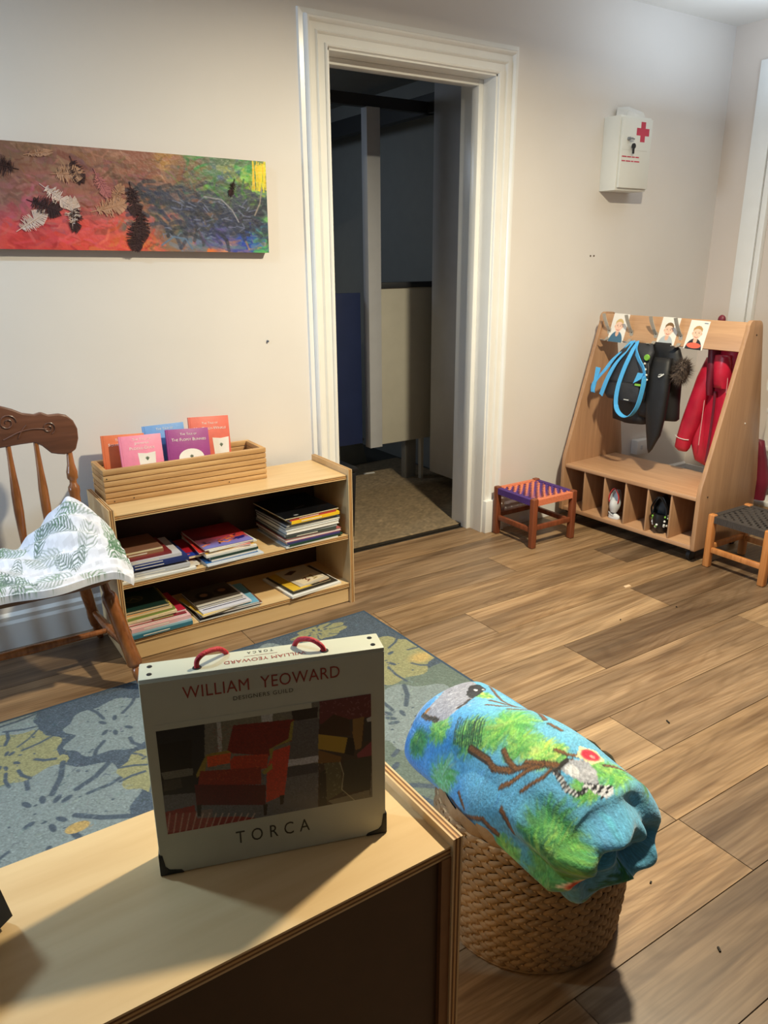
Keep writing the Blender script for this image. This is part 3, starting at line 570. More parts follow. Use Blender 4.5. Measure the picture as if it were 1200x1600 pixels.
ck = thing('black_coat', 'black winter coat with brown fur hood hanging behind the blue strapped bag', 'coat'); ck.matrix_basis = RK.matrix_basis.copy()
outline_loft(rows_at([(.36, .47, .205, .23, 1.0), (.34, .50, .195, .25, .97), (.33, .525, .19, .26, .90), (.32, .52, .19, .27, .80), (.30, .522, .19, .27, .70), (.29, .527, .19, .27, .625), (.30, .52, .195, .26, .615)]), .005, seed=5).build('body', M_nyl, ck, smooth=True, angle=80)
outline_loft(rows_at([(.14, .34, .205, .25, .74), (.132, .345, .20, .26, .66), (.142, .35, .20, .26, .575), (.16, .335, .21, .25, .57)]), .004, seed=6).build('lining_panel', M_nyl, ck, smooth=True, angle=80)
outline_loft(rows_at([(.40, .49, .155, .20, .93), (.39, .505, .13, .19, .86), (.388, .51, .125, .185, .76), (.395, .505, .125, .18, .65), (.41, .49, .13, .17, .55), (.425, .455, .135, .16, .475), (.431, .437, .145, .15, .452)]), .003, seed=7).build('sleeve', M_nyl, ck, smooth=True, angle=80)
MB().tube(spline([(.37, .15, .95), (.40, .13, .86), (.395, .12, .78)], 4), .006, 6).build('collar_edge', M_nyl, ck, smooth=True)
MB().ribbon([(.462, .1225, .846), (.468, .1215, .843), (.478, .1215, .849), (.492, .1235, .860)], .006, .001, (0, 0, 1)).ribbon([(.464, .1225, .853), (.472, .1215, .856), (.482, .1225, .858)], .003, .001, (0, 0, 1)).build('swoosh_mark', M_print, ck)
hd = MB().ball((.555, .175, .878), .034, .034, .052).build('hood_edge', M_fur, ck, smooth=True)
fb = MB(); R = random.Random(4)
for i in range(1500):
    a, b = R.uniform(0, 2 * PI), math.asin(R.uniform(-1, 1)); d = Vector((math.cos(b) * math.cos(a), math.cos(b) * math.sin(a), math.sin(b)))
    p0 = Vector((.555, .175, .878)) + Vector((d.x * .033, d.y * .033, d.z * .05)); tip = p0 + d * R.uniform(.018, .032) + Vector((R.uniform(-.01, .01), R.uniform(-.01, .01), R.uniform(-.014, .004)))
    s_ = d.cross(Vector((R.random(), R.random(), 1))).normalized() * .0016; fb.add([p0 - s_, p0 + s_, tip], [(0, 1, 2)])
f = fb.build('fur_trim', M_fur, ck); f['kind'] = 'stuff'

rc = thing('red_coat', 'red waterproof coat with reflective piping hanging on the back of the rack', 'coat'); rc.matrix_basis = RK.matrix_basis.copy()
outline_loft(rows_at([(.60, .75, .33, .42, 1.02), (.595, .77, .32, .44, .96), (.59, .785, .31, .45, .90), (.548, .80, .31, .46, .80), (.52, .81, .32, .48, .66), (.518, .813, .33, .5, .50), (.545, .813, .34, .5, .41), (.60, .81, .36, .48, .375)]), .010, n=44, seed=8).build('body', M_red, rc, smooth=True, angle=80)
outline_loft(rows_at([(.585, .66, .30, .37, .935), (.555, .65, .285, .36, .84), (.525, .615, .285, .36, .72), (.495, .585, .29, .36, .60), (.475, .555, .295, .36, .51), (.472, .545, .30, .355, .468), (.49, .535, .31, .345, .452)]), .003, seed=9).build('sleeve', M_red, rc, smooth=True, angle=80)
outline_loft(rows_at([(.605, .65, .275, .35, .985), (.615, .66, .27, .33, .9), (.62, .655, .275, .33, .82), (.63, .65, .285, .32, .76)]), .002, seed=10).build('hood_lining', M_redd, rc, smooth=True, angle=80)
outline_loft(rows_at([(.65, .72, .265, .33, .955), (.65, .73, .26, .33, .92), (.655, .735, .262, .33, .86), (.66, .725, .272, .32, .80)]), .002, seed=11).build('hood', M_red, rc, smooth=True, angle=80)
outline_loft(rows_at([(.76, .825, .50, .55, .53), (.765, .85, .505, .56, .44), (.77, .872, .51, .57, .32), (.78, .865, .515, .56, .23)]), .003, seed=12).build('sleeve', M_redd, rc, smooth=True, angle=80)
M_pipe = mat('reflective_piping', (214, 160, 160), 0.4)
MB().tube(spline([(.618, .30, .94), (.612, .304, .84), (.612, .306, .7), (.607, .312, .5)], 5), .0022, 5).build('piping', M_pipe, rc)
MB().tube(spline([(.725, .278, .90), (.73, .285, .84), (.725, .296, .78)], 4), .002, 5).build('piping', M_pipe, rc)
MB().tube(spline([(.474, .31, .528), (.50, .293, .523), (.535, .29, .52), (.553, .305, .518)], 4), .0022, 5).build('reflective_band', M_print, rc)
MB().ribbon(spline([(.665, .30, .78), (.668, .302, .7), (.662, .31, .55), (.655, .316, .42)], 5), .012, .003, (1, 0, 0)).build('zip_flap', M_redd, rc)
MB().ball((.652, .30, 1.118), .019, .014, .022).tube([(.652, .30, 1.10), (.655, .33, 1.02)], .006, 6).build('hood_toggle', M_redd, rc, smooth=True)

# shoes in the cubbies
def clog(name, label, loc, rz, tilt, main, sole, strap, dots=None, cat='shoe', s=1.0, extra=None):
    """a moulded clog: local x to the toe, z up"""
    t = thing(name, label, cat, loc, rot=(0, tilt, rz)); L_, W_ = .15 * s, .058 * s
    def ring(z, grow, n=20):
        o = []
        for i in range(n):
            a = 2 * PI * i / n; wv = W_ / 2 * (1.0 + 0.18 * math.cos(a)); o.append((L_ / 2 * math.cos(a) * grow, wv * math.sin(a) * grow, z))
        return o
    MB().loft([ring(0, .93), ring(.006 * s, 1.0), ring(.02 * s, 1.0), ring(.024 * s, .93)]).build('sole', sole, t, smooth=True)
    up = []
    for k in range(7):                       # the toe box: half-dome over the front
        f = k / 6; x = L_ / 2 * (0.98 - 1.0 * f); hh = .05 * s * math.sin(PI / 2 * min(1, .25 + f * .95)); wv = W_ / 2 * (.35 + .72 * math.sin(PI / 2 * min(1, .2 + f * 1.2)))
        up.append([(x, -wv * math.cos(PI * j / 10), .018 * s + hh * math.sin(PI * j / 10)) for j in range(11)])
    MB().loft(up, closed=False, cap=False).build('toe_box', main, t, smooth=True, angle=80)
    side = []
    for j in range(15):
        a = PI / 2 + PI * j / 14; x, y = L_ / 2 * math.cos(a) * .97, W_ / 2 * math.sin(a) * .97
        h = .034 * s; side.append([(x, y, .018 * s), (x * 1.0, y * 1.0, .018 * s + h), (x * .93, y * .92, .018 * s + h), (x * .93, y * .92, .018 * s)])
    MB().loft(side).build('heel_side', main, t, smooth=True, angle=60)
    MB().ribbon(spline([(.01 * s, W_ / 2, .045 * s), (-.03 * s, W_ / 2 * 1.05, .06 * s), (-L_ / 2 * 1.0, 0, .075 * s), (-.03 * s, -W_ / 2 * 1.05, .06 * s), (.01 * s, -W_ / 2, .045 * s)], 5), .012 * s, .003, (0, 0, 1)).build('strap', strap, t, smooth=True)
    if dots:
        for i in range(dots):
            a = rnd.choice((rnd.uniform(.15, .7), rnd.uniform(2.4, 3.0), rnd.uniform(.2, 2.9))); f = rnd.uniform(.3, 1.0); x = L_ / 2 * (0.98 - f); hh = .05 * s * math.sin(PI / 2 * min(1, .25 + f * .95)); wv = W_ / 2 * (.35 + .72 * math.sin(PI / 2 * min(1, .2 + f * 1.2)))
            MB().ball((x, -wv * math.cos(a) * 1.02, .018 * s + hh * math.sin(a) * 1.02), .005 * s, .005 * s, .004 * s, 7, 5).build('print_mark', M_lime if i % 4 == 3 else M_print, t)
    return t
M_wc = mat('white_rubber', (214, 218, 222), 0.5, 0.03); M_rs = mat('red_strap', (206, 60, 56), 0.5); M_bk = mat('black_foam', (22, 24, 28), 0.45)
P = lambda x, y, z: RK.matrix_basis @ Vector((x, y, z))
RZ = RK.rotation_euler.z
clog('white_clog', 'white clog with red strap standing on its toe in the third cubby', P(.322, .085, .175), math.radians(-168), PI / 2 - .32, M_wc, M_wc, M_rs, s=.85)
clog('white_clog', 'white clog lying flat under the red strapped one in the cubby', P(.335, .05, .0905), RZ + .25, 0, M_wc, M_wc, M_wc, s=.42)
clog('black_clog', 'black clog with white and green printed marks in the fifth cubby', P(.605, .085, .187), math.radians(-165), PI / 2 - .1, M_bk, M_bk, M_bk, dots=22, s=1.25)

# ================================================================ WOVEN STOOLS
def stool(name, label, x0, y0, sz, H, ca, cb, wm, mats, ring_z, top_over, dark=False):
    t = thing(name, label, 'stool', (x0 + sz / 2, y0 + sz / 2, 0)); h = sz / 2; lw = .032; M_leg = wm
    for sx in (-1, 1):
        for sy_ in (-1, 1):
            x, y = sx * (h - lw / 2), sy_ * (h - lw / 2)
            MB().box(x - lw / 2, x + lw / 2, y - lw / 2, y + lw / 2, 0, H).build('leg', M_leg, t, bevel=0.006, seg=3)
    i = h - lw
    for sgn in (-1, 1):
        y = sgn * (h - lw / 2); MB().box(-i, i, y - .009, y + .009, ring_z - .013, ring_z + .013).build('stretcher', M_leg, t, bevel=0.003)
        MB().box(y - .009, y + .009, -i, i, ring_z - .013 - .012, ring_z + .013 - .012).build('stretcher', M_leg, t, bevel=0.003)
    zt = H - .022                              # cord-wrapped seat rails
    n = 26
    for sgn in (-1, 1):
        for ax, mm in ((0, ca), (1, cb)):
            b = MB()
            for k in range(n):
                a0, a1 = -i + 2 * i * k / n + .0004, -i + 2 * i * (k + 1) / n - .0004; c = sgn * (h - lw / 2)
                if ax == 0: b.box(a0, a1, c - .014, c + .014, zt - .016, zt + .015)
                else: b.box(c - .014, c + .014, a0, a1, zt - .016, zt + .015)
            b.build('wrapped_rail', mm, t)
    nb = 13; s = 2 * (h - .02) / nb            # woven bands, over and under
    for a in range(nb):
        for ax, mm in ((0, ca), (1, cb)):
            c = -(h - .02) + s * (a + .5); pts = []
            for k in range(nb * 2 + 1):
                q = -(h - .012) + (2 * (h - .012)) * k / (nb * 2)
                cell = int(k // 2); up = (1 if (cell + a + ax) % 2 else -1) if 0 < k < nb * 2 else 0
                z = zt + .012 + (.0032 * up if k % 2 else 0) - .006 * (1 - (abs(q) / h) ** 2)
                pts.append((c, q, z) if ax == 0 else (q, c, z))
            MB().ribbon(spline(pts, 2), s * .8, .003, (1, 0, 0) if ax == 0 else (0, 1, 0)).build('woven_band', mm, t)
    return t
M_sleg = wood('reddish_stool_wood', (106, 54, 34), (146, 80, 50), 'Z', 0.4, 16, 1.2); M_sleg2 = wood('golden_stool_wood', (168, 104, 52), (208, 142, 84), 'Z', 0.4, 16, 1.2)
M_pur = mat('purple_cord', (78, 48, 124), 0.75, 0.15, 120, 0.3, 260); M_ora = mat('orange_cord', (222, 128, 92), 0.75, 0.12, 120, 0.3, 260); M_char = mat('charcoal_cord', (62, 56, 54), 0.8, 0.15, 120, 0.3, 260)
stool('woven_stool', 'small reddish wooden stool with purple and orange woven seat beside the door', 2.585, 2.615, .305, .262, M_ora, M_pur, M_sleg, None, .105, 0)
stool('woven_stool', 'small golden wooden stool with charcoal woven seat in front of the coat rack', 3.105, 1.695, .31, .262, M_char, M_char, M_sleg2, None, .10, 0)

# socket, cable behind the rack
k = thing('socket_box', 'white double socket box low on the wall behind the coat rack', 'socket', (3.79, 2.97, .31))
MB().box(-.075, .075, -.05, 0, -.043, .043).build('box', M_white, k, bevel=0.004)
for x in (-.036, .036): MB().box(x - .008, x + .008, -.053, -.05, -.012, .012).build('switch', M_wc, k)
MB().box(.02, .05, -.075, -.05, -.02, .015).build('plug', M_white, k, bevel=0.004)

# ================================================================ LOW BOOKSHELF
M_ply = wood('birch_ply_face', (206, 171, 121), (225, 194, 145), 'X', 0.38, 5, 0.5, False, 0.02, 0.15)
M_plyv = wood('birch_ply_side', (202, 169, 123), (222, 192, 147), 'Z', 0.42, 5, 0.5, False, 0.02)
M_edge = mat('ply_edge_light', (206, 160, 104), 0.5, 0.08, 30); M_edged = mat('ply_edge_dark', (128, 86, 48), 0.5, 0.1, 30)
M_hard = mat('brown_hardboard', (64, 38, 22), 0.5, 0.08, 20)
def ply(name, par, x0, x1, y0, y1, z0, z1, m, thin):
    """plywood board with the layered edge: 5 veneers as thin slabs"""
    b = MB(); n = 5; ax = thin
    lo, hi = {'x': (x0, x1), 'y': (y0, y1), 'z': (z0, z1)}[ax]
    for k in range(n):
        a, c = lo + (hi - lo) * k / n, lo + (hi - lo) * (k + 1) / n; g = 0.0 if k % 2 == 0 else .0007
        b.cm = 0 if k in (0, n - 1) else (1 if k % 2 == 0 else 2)
        if ax == 'x': b.box(a, c, y0 + g, y1 - g, z0 + g, z1 - g)
        elif ax == 'y': b.box(x0 + g, x1 - g, a, c, z0 + g, z1 - g)
        else: b.box(x0 + g, x1 - g, y0 + g, y1 - g, a, c)
    return b.build(name, [m, M_edge, M_edged], par)
def low_shelf(t, W, D, H, top, mids, kick):
    ply('side_panel', t, 0, .018, 0, D, 0, H, M_plyv, 'x'); ply('side_panel', t, W - .018, W, 0, D, 0, H, M_plyv, 'x')
    ply('top_board', t, .018, W - .018, .012, D, top - .018, top, M_ply, 'z')
    for z in mids: ply('shelf', t, .018, W - .018, .008, D - .01, z - .018, z, M_ply, 'z')
    if kick: ply('kick_board', t, .018, W - .018, .014, .03, .004, mids[-1] - .018, M_ply, 'y')
bsh = thing('bookshelf', 'low birch plywood bookshelf with two shelves against the cream wall', 'bookshelf', (.556, 2.585, 0))
BW = .967
low_shelf(bsh, BW, .315, .59, .566, [.308, .09], True)
MB().box(.018, BW - .018, .305, .312, .06, .55).build('back_panel', M_hard, bsh)
for x, z in ((BW, .3),): pass

# ---- slatted wooden trough with the little books
TR = thing('wooden_trough', 'slatted wooden trough standing on top of the bookshelf', 'box', (.585, 2.735, .566))
M_pine = wood('weathered_pine', (166, 122, 76), (216, 176, 122), 'X', 0.55, 22, 1.2, False, 0.1); M_piney = wood('weathered_pine_end', (164, 116, 66), (214, 170, 110), 'Y', 0.55, 22, 1.2, False, 0.1)
TW, TD, TH = .632, .175, .128
for k in range(6):
    z = .001 + k * TH / 6; off = .0 if k % 2 else .0015; hgt = TH / 6 - .002
    MB().box(0, TW, 0 + off, .018, z, z + hgt).build('slat', M_pine, TR, bevel=0.003)
    MB().box(0, TW, TD - .018, TD - off, z, z + hgt).build('slat', M_pine, TR, bevel=0.003)
    MB().box(0 + off, .018, .019, TD - .019, z, z + hgt).build('slat', M_piney, TR, bevel=0.003)
    MB().box(TW - .018, TW - off, .019, TD - .019, z, z + hgt).build('slat', M_piney, TR, bevel=0.003)
MB().box(.018, TW - .018, .018, TD - .018, .001, .01).build('base', M_pine, TR)
for x, z in ((.03, .009), (.1, .011), (.47, .011), (.012, .095)): MB().turned((x, .0015, z), (x, -.0008, z), [(0, .0022), (1, .002)], 8).build('nail', M_dark, TR)

M_wht = mat('white_lettering', (244, 240, 232), 0.6); M_page = mat('page_block', (226, 216, 194), 0.8, 0.06, 200, stretch=(1, 1, 40))
def storybook(label, x, y, wd, ht, lean, col, spinecol, lines, panel, zb=.587, roll=0.0):
    """small hardback leaning back in the trough; local x across, z up, front cover at y = 0"""
    t = thing('storybook', label, 'book', (x, y, zb), rot=(-lean, roll, 0), group='little books in the trough')
    mc = mat('cover_cloth', col, 0.45, 0.05, 40, 0.1, 120); th = .012
    c = MB().box(0, wd, 0, .002, 0, ht).box(0, wd, th - .002, th, 0, ht).box(0, .002, .002, th - .002, 0, ht).build('cover', mc, t, bevel=0.0006)
    MB().box(.002, wd - .003, .002, th - .002, .002, ht - .003).build('pages', M_page, t)
    MB().box(.006, .0072, -.0003, .0001, 0, ht).build('hinge_groove', mat('cover_groove', spinecol, 0.6), c)
    for s_, z, wl, hl in lines: text(s_, 'title', M_wht, c, (wd / 2 + .003, -.0006, z), (PI / 2, 0, 0), width=wl, height=hl, caps=True)
    if panel:
        kind, px, pz, pw, ph = panel
        if kind == 'rect': MB().prism([(px - pw / 2 - .004, pz + ph / 2), (px - pw / 2, pz - ph / 2), (px + pw / 2, pz - ph / 2), (px + pw / 2 + .004, pz + ph / 2), (px, pz + ph / 2 - .004)], -.0004, 0, 'Y').build('picture_panel', M_wht, c)
        else: MB().prism([(px + pw / 2 * math.cos(2 * PI * i / 28), pz + ph / 2 * math.sin(2 * PI * i / 28)) for i in range(28)], -.0004, 0, 'Y').build('picture_panel', M_wht if kind == 'oval' else mat('blue_oval', (120, 120, 170), .6), c)
        # a sprig of leaves stands in for the illustration
        sp = MB()
        for q in range(5):
            a = -.9 + .45 * q; sp.add([(px, -.0008, pz - .004), (px + .007 * math.sin(a) - .002, -.0008, pz + .010 * math.cos(a)), (px + .010 * math.sin(a), -.0008, pz + .013 * math.cos(a)), (px + .007 * math.sin(a) + .002, -.0008, pz + .009 * math.cos(a))], [(0, 1, 2, 3)])
        sp.build('sprig_picture', mat('sprig_ink', (104, 116, 96), .7), c)
    return t
storybook('orange storybook at the left end of the trough', .617, 2.842, .158, .205, .20, (222, 116, 72), (196, 92, 54), [('The Tale of', .182, .066, .0085), ('Squirrel Nutkin', .163, .118, .011)], ('blue', .118, .095, .06, .075), roll=.05)
storybook('sky blue storybook behind the pink and purple ones in the trough', .783, 2.846, .16, .22, .20, (112, 160, 218), (88, 130, 190), [('The Tale of', .20, .066, .0085)], None, roll=0)
storybook('coral storybook at the right end of the trough', .952, 2.842, .165, .235, .20, (226, 112, 94), (200, 90, 74), [('The Tale of', .205, .066, .0085), ('Mrs Tiggy-Winkle', .183, .13, .011)], ('rect', .125, .115, .06, .07), roll=0.05)
storybook('pink storybook leaning at the front left of the trough', .672, 2.787, .156, .205, .24, (240, 142, 172), (220, 116, 150), [('The Tale of', .186, .066, .0085), ('Jemima', .169, .056, .011), ('Puddle-Duck', .152, .094, .011)], ('rect', .095, .112, .058, .055), roll=.03)
storybook('purple storybook leaning at the front middle of the trough', .842, 2.787, .168, .21, .24, (158, 66, 138), (128, 48, 112), [('The Tale of', .186, .066, .0085), ('The Flopsy Bunnies', .164, .136, .011)], ('oval', .092, .098, .1, .07), roll=.06)

# ---- stacks of books and magazines
PAGES = [mat('paper_white', (226, 224, 218), 0.75, 0.08, 300, stretch=(1, 1, 30)), mat('paper_cream', (220, 204, 166), 0.8, 0.1, 300, stretch=(1, 1, 30)), mat('paper_grey', (168, 170, 172), 0.7, 0.15, 300, stretch=(1, 1, 30))]
CM = {}
def cmat(c, gloss=.35):
    if c not in CM: CM[c] = mat('book_cover', c, gloss, 0.05, 25)
    return CM[c]
ORD = ['topmost', 'second from top', 'third from top', 'fourth from top', 'fifth from top', 'sixth from top', 'seventh from top', 'eighth from top', 'ninth from top', 'tenth from top', 'eleventh from top', 'twelfth from top']
def stack(x, y, z, where, books, art=None, group=None):
    """books listed from the bottom: (width, depth, thickness, colour, colour word, spine side or '', page kind, dx, dy, turn)"""
    n = len(books)
    for k, (wd, dp, th, col, cw, sp_, pk, dx, dy, rz) in enumerate(books):
        kind = 'book' if th > .009 else 'magazine'
        t = thing(kind, '%s %s, %s of the %s' % (cw, kind, ORD[n - 1 - k] if k else 'bottom one', where), 'book', (x + dx + wd / 2, y + dy + dp / 2, z), rz, group=group)
        c = .0014 if th > .009 else .0006; m = cmat(col); b = MB().box(-wd / 2, wd / 2, -dp / 2, dp / 2, 0, c).box(-wd / 2, wd / 2, -dp / 2, dp / 2, th - c, th)
        if sp_ == 'F': b.box(-wd / 2, wd / 2, -dp / 2, -dp / 2 + c, c, th - c)
        if sp_ == 'L': b.box(-wd / 2, -wd / 2 + c, -dp / 2, dp / 2, c, th - c)
        if sp_ == 'R': b.box(wd / 2 - c, wd / 2, -dp / 2, dp / 2, c, th - c)
        g = .002 if th > .009 else .0003
        co = b.build('cover', m, t)
        MB().box(-wd / 2 + (c if sp_ == 'L' else g), wd / 2 - (c if sp_ == 'R' else g), -dp / 2 + (c if sp_ == 'F' else g), dp / 2 - g, c, th - c).build('pages', PAGES[pk], t)
        if sp_ == 'F' and th > .009:
            MB().box(-wd * .3, wd * .12, -dp / 2 - .0003, -dp / 2, th * .35, th * .62).build('spine_print', cmat((232, 226, 214)), co)
        if art and k in art: art[k](t, wd, dp, th, co)
        z += th + .0002
def cover_art(draw, w=72, h=96, m=None):
    def f(t, wd, dp, th, co):
        c = Canvas(w, h, (200, 200, 200)); draw(c)
        grid('cover_print', w, h, lambda u, v: (-wd / 2 + wd * u, dp / 2 - dp * v, th + .0003 + 0 * u), c, printmat('cover_gloss', 0.3), co)
    return f
def art_red(c):
    c.a[:] = c.c((150, 24, 36)); c.keys([(10, 10, (120, 20, 34)), (60, 10, (150, 20, 40)), (36, 40, (176, 34, 40)), (10, 60, (90, 40, 50)), (36, 92, (120, 124, 206)), (10, 92, (130, 134, 210)), (66, 88, (130, 134, 214)), (66, 60, (190, 50, 46))])
    for i in range(26): x = c.r.uniform(8, 62); y = c.r.uniform(62, 80); c.line([(x, y), (x + c.r.uniform(-8, 8), y + c.r.uniform(-4, 6))], 3, [(230, 130, 60), (60, 30, 40), (200, 80, 50)][i % 3])
    c.poly([(50, 72), (68, 70), (64, 80), (54, 82)], (44, 40, 120))
def art_green(c): c.a[:] = c.c((24, 50, 44)); c.ell(26, 42, 15, 15, (128, 120, 84)); c.ell(26, 42, 13, 13, (52, 66, 54)); c.line([(20, 46), (26, 36), (33, 47)], 2, (150, 140, 100)); c.line([(70, 0), (70, 96)], 3, (120, 110, 60))
def art_photo(c):
    c.a[:] = c.c((74, 66, 58)); c.ell(24, 48, 13, 22, (40, 32, 28)); c.ell(24, 44, 6, 9, (150, 116, 96)); c.ell(54, 44, 13, 20, (44, 34, 30)); c.ell(54, 40, 6, 8, (146, 108, 88)); c.line([(0, 90), (72, 90)], 10, (206, 204, 198))
def art_blueband(c): c.a[:] = c.c((214, 214, 226)); c.poly([(4, 4), (68, 4), (68, 70), (4, 70)], (180, 190, 210)); c.poly([(4, 60), (60, 60), (60, 74), (4, 74)], (66, 124, 168)); [c.line([(6 + 7 * i, 82), (10 + 7 * i, 82)], 4, (90, 90, 110)) for i in range(9)]
def art_black(c): c.a[:] = c.c((16, 18, 24)); c.keys([(10, 10, (14, 16, 26)), (60, 20, (24, 44, 66)), (36, 90, (12, 12, 14))]); c.line([(30, 62), (44, 56)], 3, (110, 110, 112)); c.ell(18, 88, 3, 2, (150, 150, 150))
def art_cream(c):
    c.a[:] = c.c((200, 192, 178)); c.poly([(8, 22), (30, 12), (42, 20), (20, 32)], (72, 50, 40)); c.poly([(8, 58), (62, 50), (66, 84), (12, 92)], (228, 214, 186)); c.line([(26, 66), (34, 62), (30, 72), (36, 76), (28, 82)], 3, (120, 70, 50)); c.line([(44, 62), (50, 58), (48, 72), (54, 76), (44, 80)], 3, (150, 130, 80))
def art_gold(c):
    c.a[:] = c.c((40, 34, 30)); c.poly([(0, 0), (20, 0), (36, 96), (0, 96)], (206, 168, 50)); c.poly([(0, 60), (34, 96), (0, 96)], (224, 186, 62)); c.line([(30, 88), (48, 86)], 5, (150, 140, 120)); c.poly([(50, 78), (72, 74), (72, 90), (52, 92)], (150, 110, 84))
def art_mosaic(c): c.a[:] = c.c((130, 34, 48)); c.poly([(2, 60), (30, 60), (30, 92), (2, 92)], (206, 176, 166)); c.ell(16, 76, 9, 9, (150, 100, 96)); c.ell(16, 76, 6, 6, (206, 176, 166)); c.poly([(32, 60), (56, 60), (56, 92), (32, 92)], (150, 146, 96)); c.poly([(40, 66), (52, 66), (52, 84), (40, 84)], (80, 92, 50))
def art_bluered(c): c.a[:] = c.c((170, 26, 44)); c.poly([(0, 76), (72, 76), (72, 96), (0, 96)], (36, 62, 150)); c.line([(10, 60), (60, 84)], 6, (220, 80, 60))
def art_girls(c): c.a[:] = c.c((58, 58, 50)); c.keys([(10, 20, (70, 70, 62)), (60, 60, (50, 46, 40))]); [c.ell(14 + 20 * i, 78, 7, 9, (120, 84, 70)) for i in range(3)]

G = 'books and magazines on the low bookshelf'
BK = (20, 22, 26); WH = (222, 222, 220); NV = (36, 48, 104); RD = (170, 36, 48); TN = (150, 112, 82)
x_, y_ = .556, 2.585
stack(.578, 2.592, .3085, 'left stack on the upper shelf', [(.272, .2, .007, WH, 'white', '', 0, -.003, .0, 0), (.285, .21, .006, (206, 196, 180), 'pale', '', 0, .0, .012, .03), (.25, .2, .012, (186, 186, 190), 'grey', 'F', 0, .0, .01, .0), (.31, .2, .009, RD, 'red and blue', '', 1, .0, .05, -.02),
      (.25, .19, .011, NV, 'navy', 'F', 0, .0, .018, .0), (.245, .19, .010, (44, 56, 116), 'deep blue', 'F', 0, .0, .02, .01), (.225, .2, .012, (198, 196, 204), 'lilac grey', 'F', 0, .0, .022, 0), (.19, .18, .009, (120, 40, 44), 'dark red', 'F', 1, .0, .03, .02), (.16, .17, .012, TN, 'tan', 'F', 1, .005, .045, .02), (.158, .17, .008, (120, 84, 66), 'brown', '', 1, .005, .045, .02)],
      {3: cover_art(art_bluered)}, G)
stack(.875, 2.588, .3085, 'middle stack on the upper shelf', [(.235, .26, .005, (206, 216, 230), 'white edged blue', '', 0, .005, .0, .05), (.215, .25, .006, (56, 110, 176), 'blue', '', 0, .005, .006, .04), (.19, .24, .009, (30, 50, 44), 'black green', 'R', 0, .025, .012, .06), (.2, .25, .008, (34, 60, 54), 'dark green', 'F', 0, .022, .012, .05), (.21, .25, .009, WH, 'white', 'F', 0, .01, .016, .04),
      (.2, .25, .006, (236, 180, 60), 'yellow and red', '', 0, .012, .02, .03), (.205, .25, .005, (206, 50, 44), 'scarlet', '', 0, .002, .024, -.06), (.2, .25, .005, (226, 226, 210), 'cream', '', 0, .02, .02, .08), (.2, .25, .007, (130, 50, 90), 'violet and crimson', '', 0, .012, .022, .02)],
      {8: cover_art(art_red)}, G)
st3 = [(.24, .27, .006, (196, 206, 214), 'pale', '', 0, .0, .0, .03), (.25, .27, .007, (30, 66, 52), 'bottle green', 'F', 0, .012, .0, .04), (.245, .27, .008, (60, 56, 110), 'dull purple', 'F', 0, .008, .004, .02), (.26, .27, .012, (176, 96, 96), 'white and pink', '', 0, .002, .01, .03), (.23, .26, .012, (70, 80, 76), 'sage grey', 'F', 2, .01, .01, .01),
       (.245, .27, .011, (110, 124, 130), 'slate', '', 2, .0, .008, .02), (.245, .27, .014, (224, 224, 222), 'thick white', '', 0, .004, .004, .04), (.255, .27, .012, (70, 84, 96), 'blue grey', '', 0, .006, .014, .03), (.24, .27, .012, (40, 44, 50), 'dark', '', 2, .004, .012, .06), (.225, .26, .013, (240, 196, 40), 'yellow', 'F', 0, .026, .004, .05), (.215, .26, .010, (176, 64, 58), 'brick red', 'F', 0, .02, .006, .05), (.25, .27, .005, BK, 'glossy black', '', 1, -.004, .004, .06)]
stack(1.212, 2.592, .3085, 'right stack on the upper shelf', st3, {11: cover_art(art_black)}, G)
stack(.576, 2.592, .0905, 'left stack on the lower shelf', [(.235, .2, .014, (52, 110, 130), 'teal', 'F', 0, .0, -.004, .02), (.236, .2, .008, (150, 190, 204), 'pale blue', 'F', 0, .0, .0, .0), (.224, .2, .016, (226, 180, 184), 'pink', 'F', 0, .008, .002, .02), (.222, .19, .006, (130, 34, 48), 'crimson patchwork', '', 0, .0, .012, .0), (.226, .19, .006, (180, 40, 66), 'magenta', '', 0, -.004, .03, .06), (.19, .19, .010, (226, 206, 170), 'cream', 'F', 1, -.002, .024, .02),
      (.18, .18, .009, (120, 140, 70), 'moss green', 'F', 1, .0, .028, .07), (.175, .18, .009, (220, 130, 66), 'orange edged', '', 1, -.002, .03, .03), (.178, .18, .006, (206, 180, 90), 'ochre', '', 1, -.004, .032, .0), (.165, .18, .010, (24, 50, 44), 'dark green', '', 1, .0, .03, .0)],
      {9: cover_art(art_green), 3: cover_art(art_mosaic)}, G)
stack(.842, 2.592, .0905, 'middle stack on the lower shelf', [(.25, .21, .006, (28, 28, 32), 'black', '', 0, -.004, .0, .02), (.255, .21, .006, (120, 84, 70), 'brown patterned', '', 0, .01, .012, -.02), (.235, .21, .005, (110, 170, 200), 'pale blue', '', 0, .02, .016, -.04), (.21, .2, .006, (230, 190, 60), 'yellow and white', '', 0, -.004, .008, .14), (.205, .2, .005, (222, 220, 232), 'lilac titled', '', 0, .01, .008, .05), (.19, .17, .010, (84, 76, 66), 'sepia', '', 0, .006, .05, .05)],
      {4: cover_art(art_blueband), 5: cover_art(art_photo)}, G)
stack(1.215, 2.592, .0905, 'right stack on the lower shelf', [(.245, .24, .009, (228, 228, 226), 'thick white', '', 0, .0, .0, .1), (.225, .22, .003, (88, 82, 74), 'photo covered', '', 0, .012, .014, .1), (.19, .2, .003, (60, 50, 40), 'gold and black', '', 1, .022, .034, .12), (.15, .19, .004, (204, 196, 180), 'small cream', '', 1, .062, .05, .14)],
      {1: cover_art(art_girls), 2: cover_art(art_gold), 3: cover_art(art_cream)}, G)

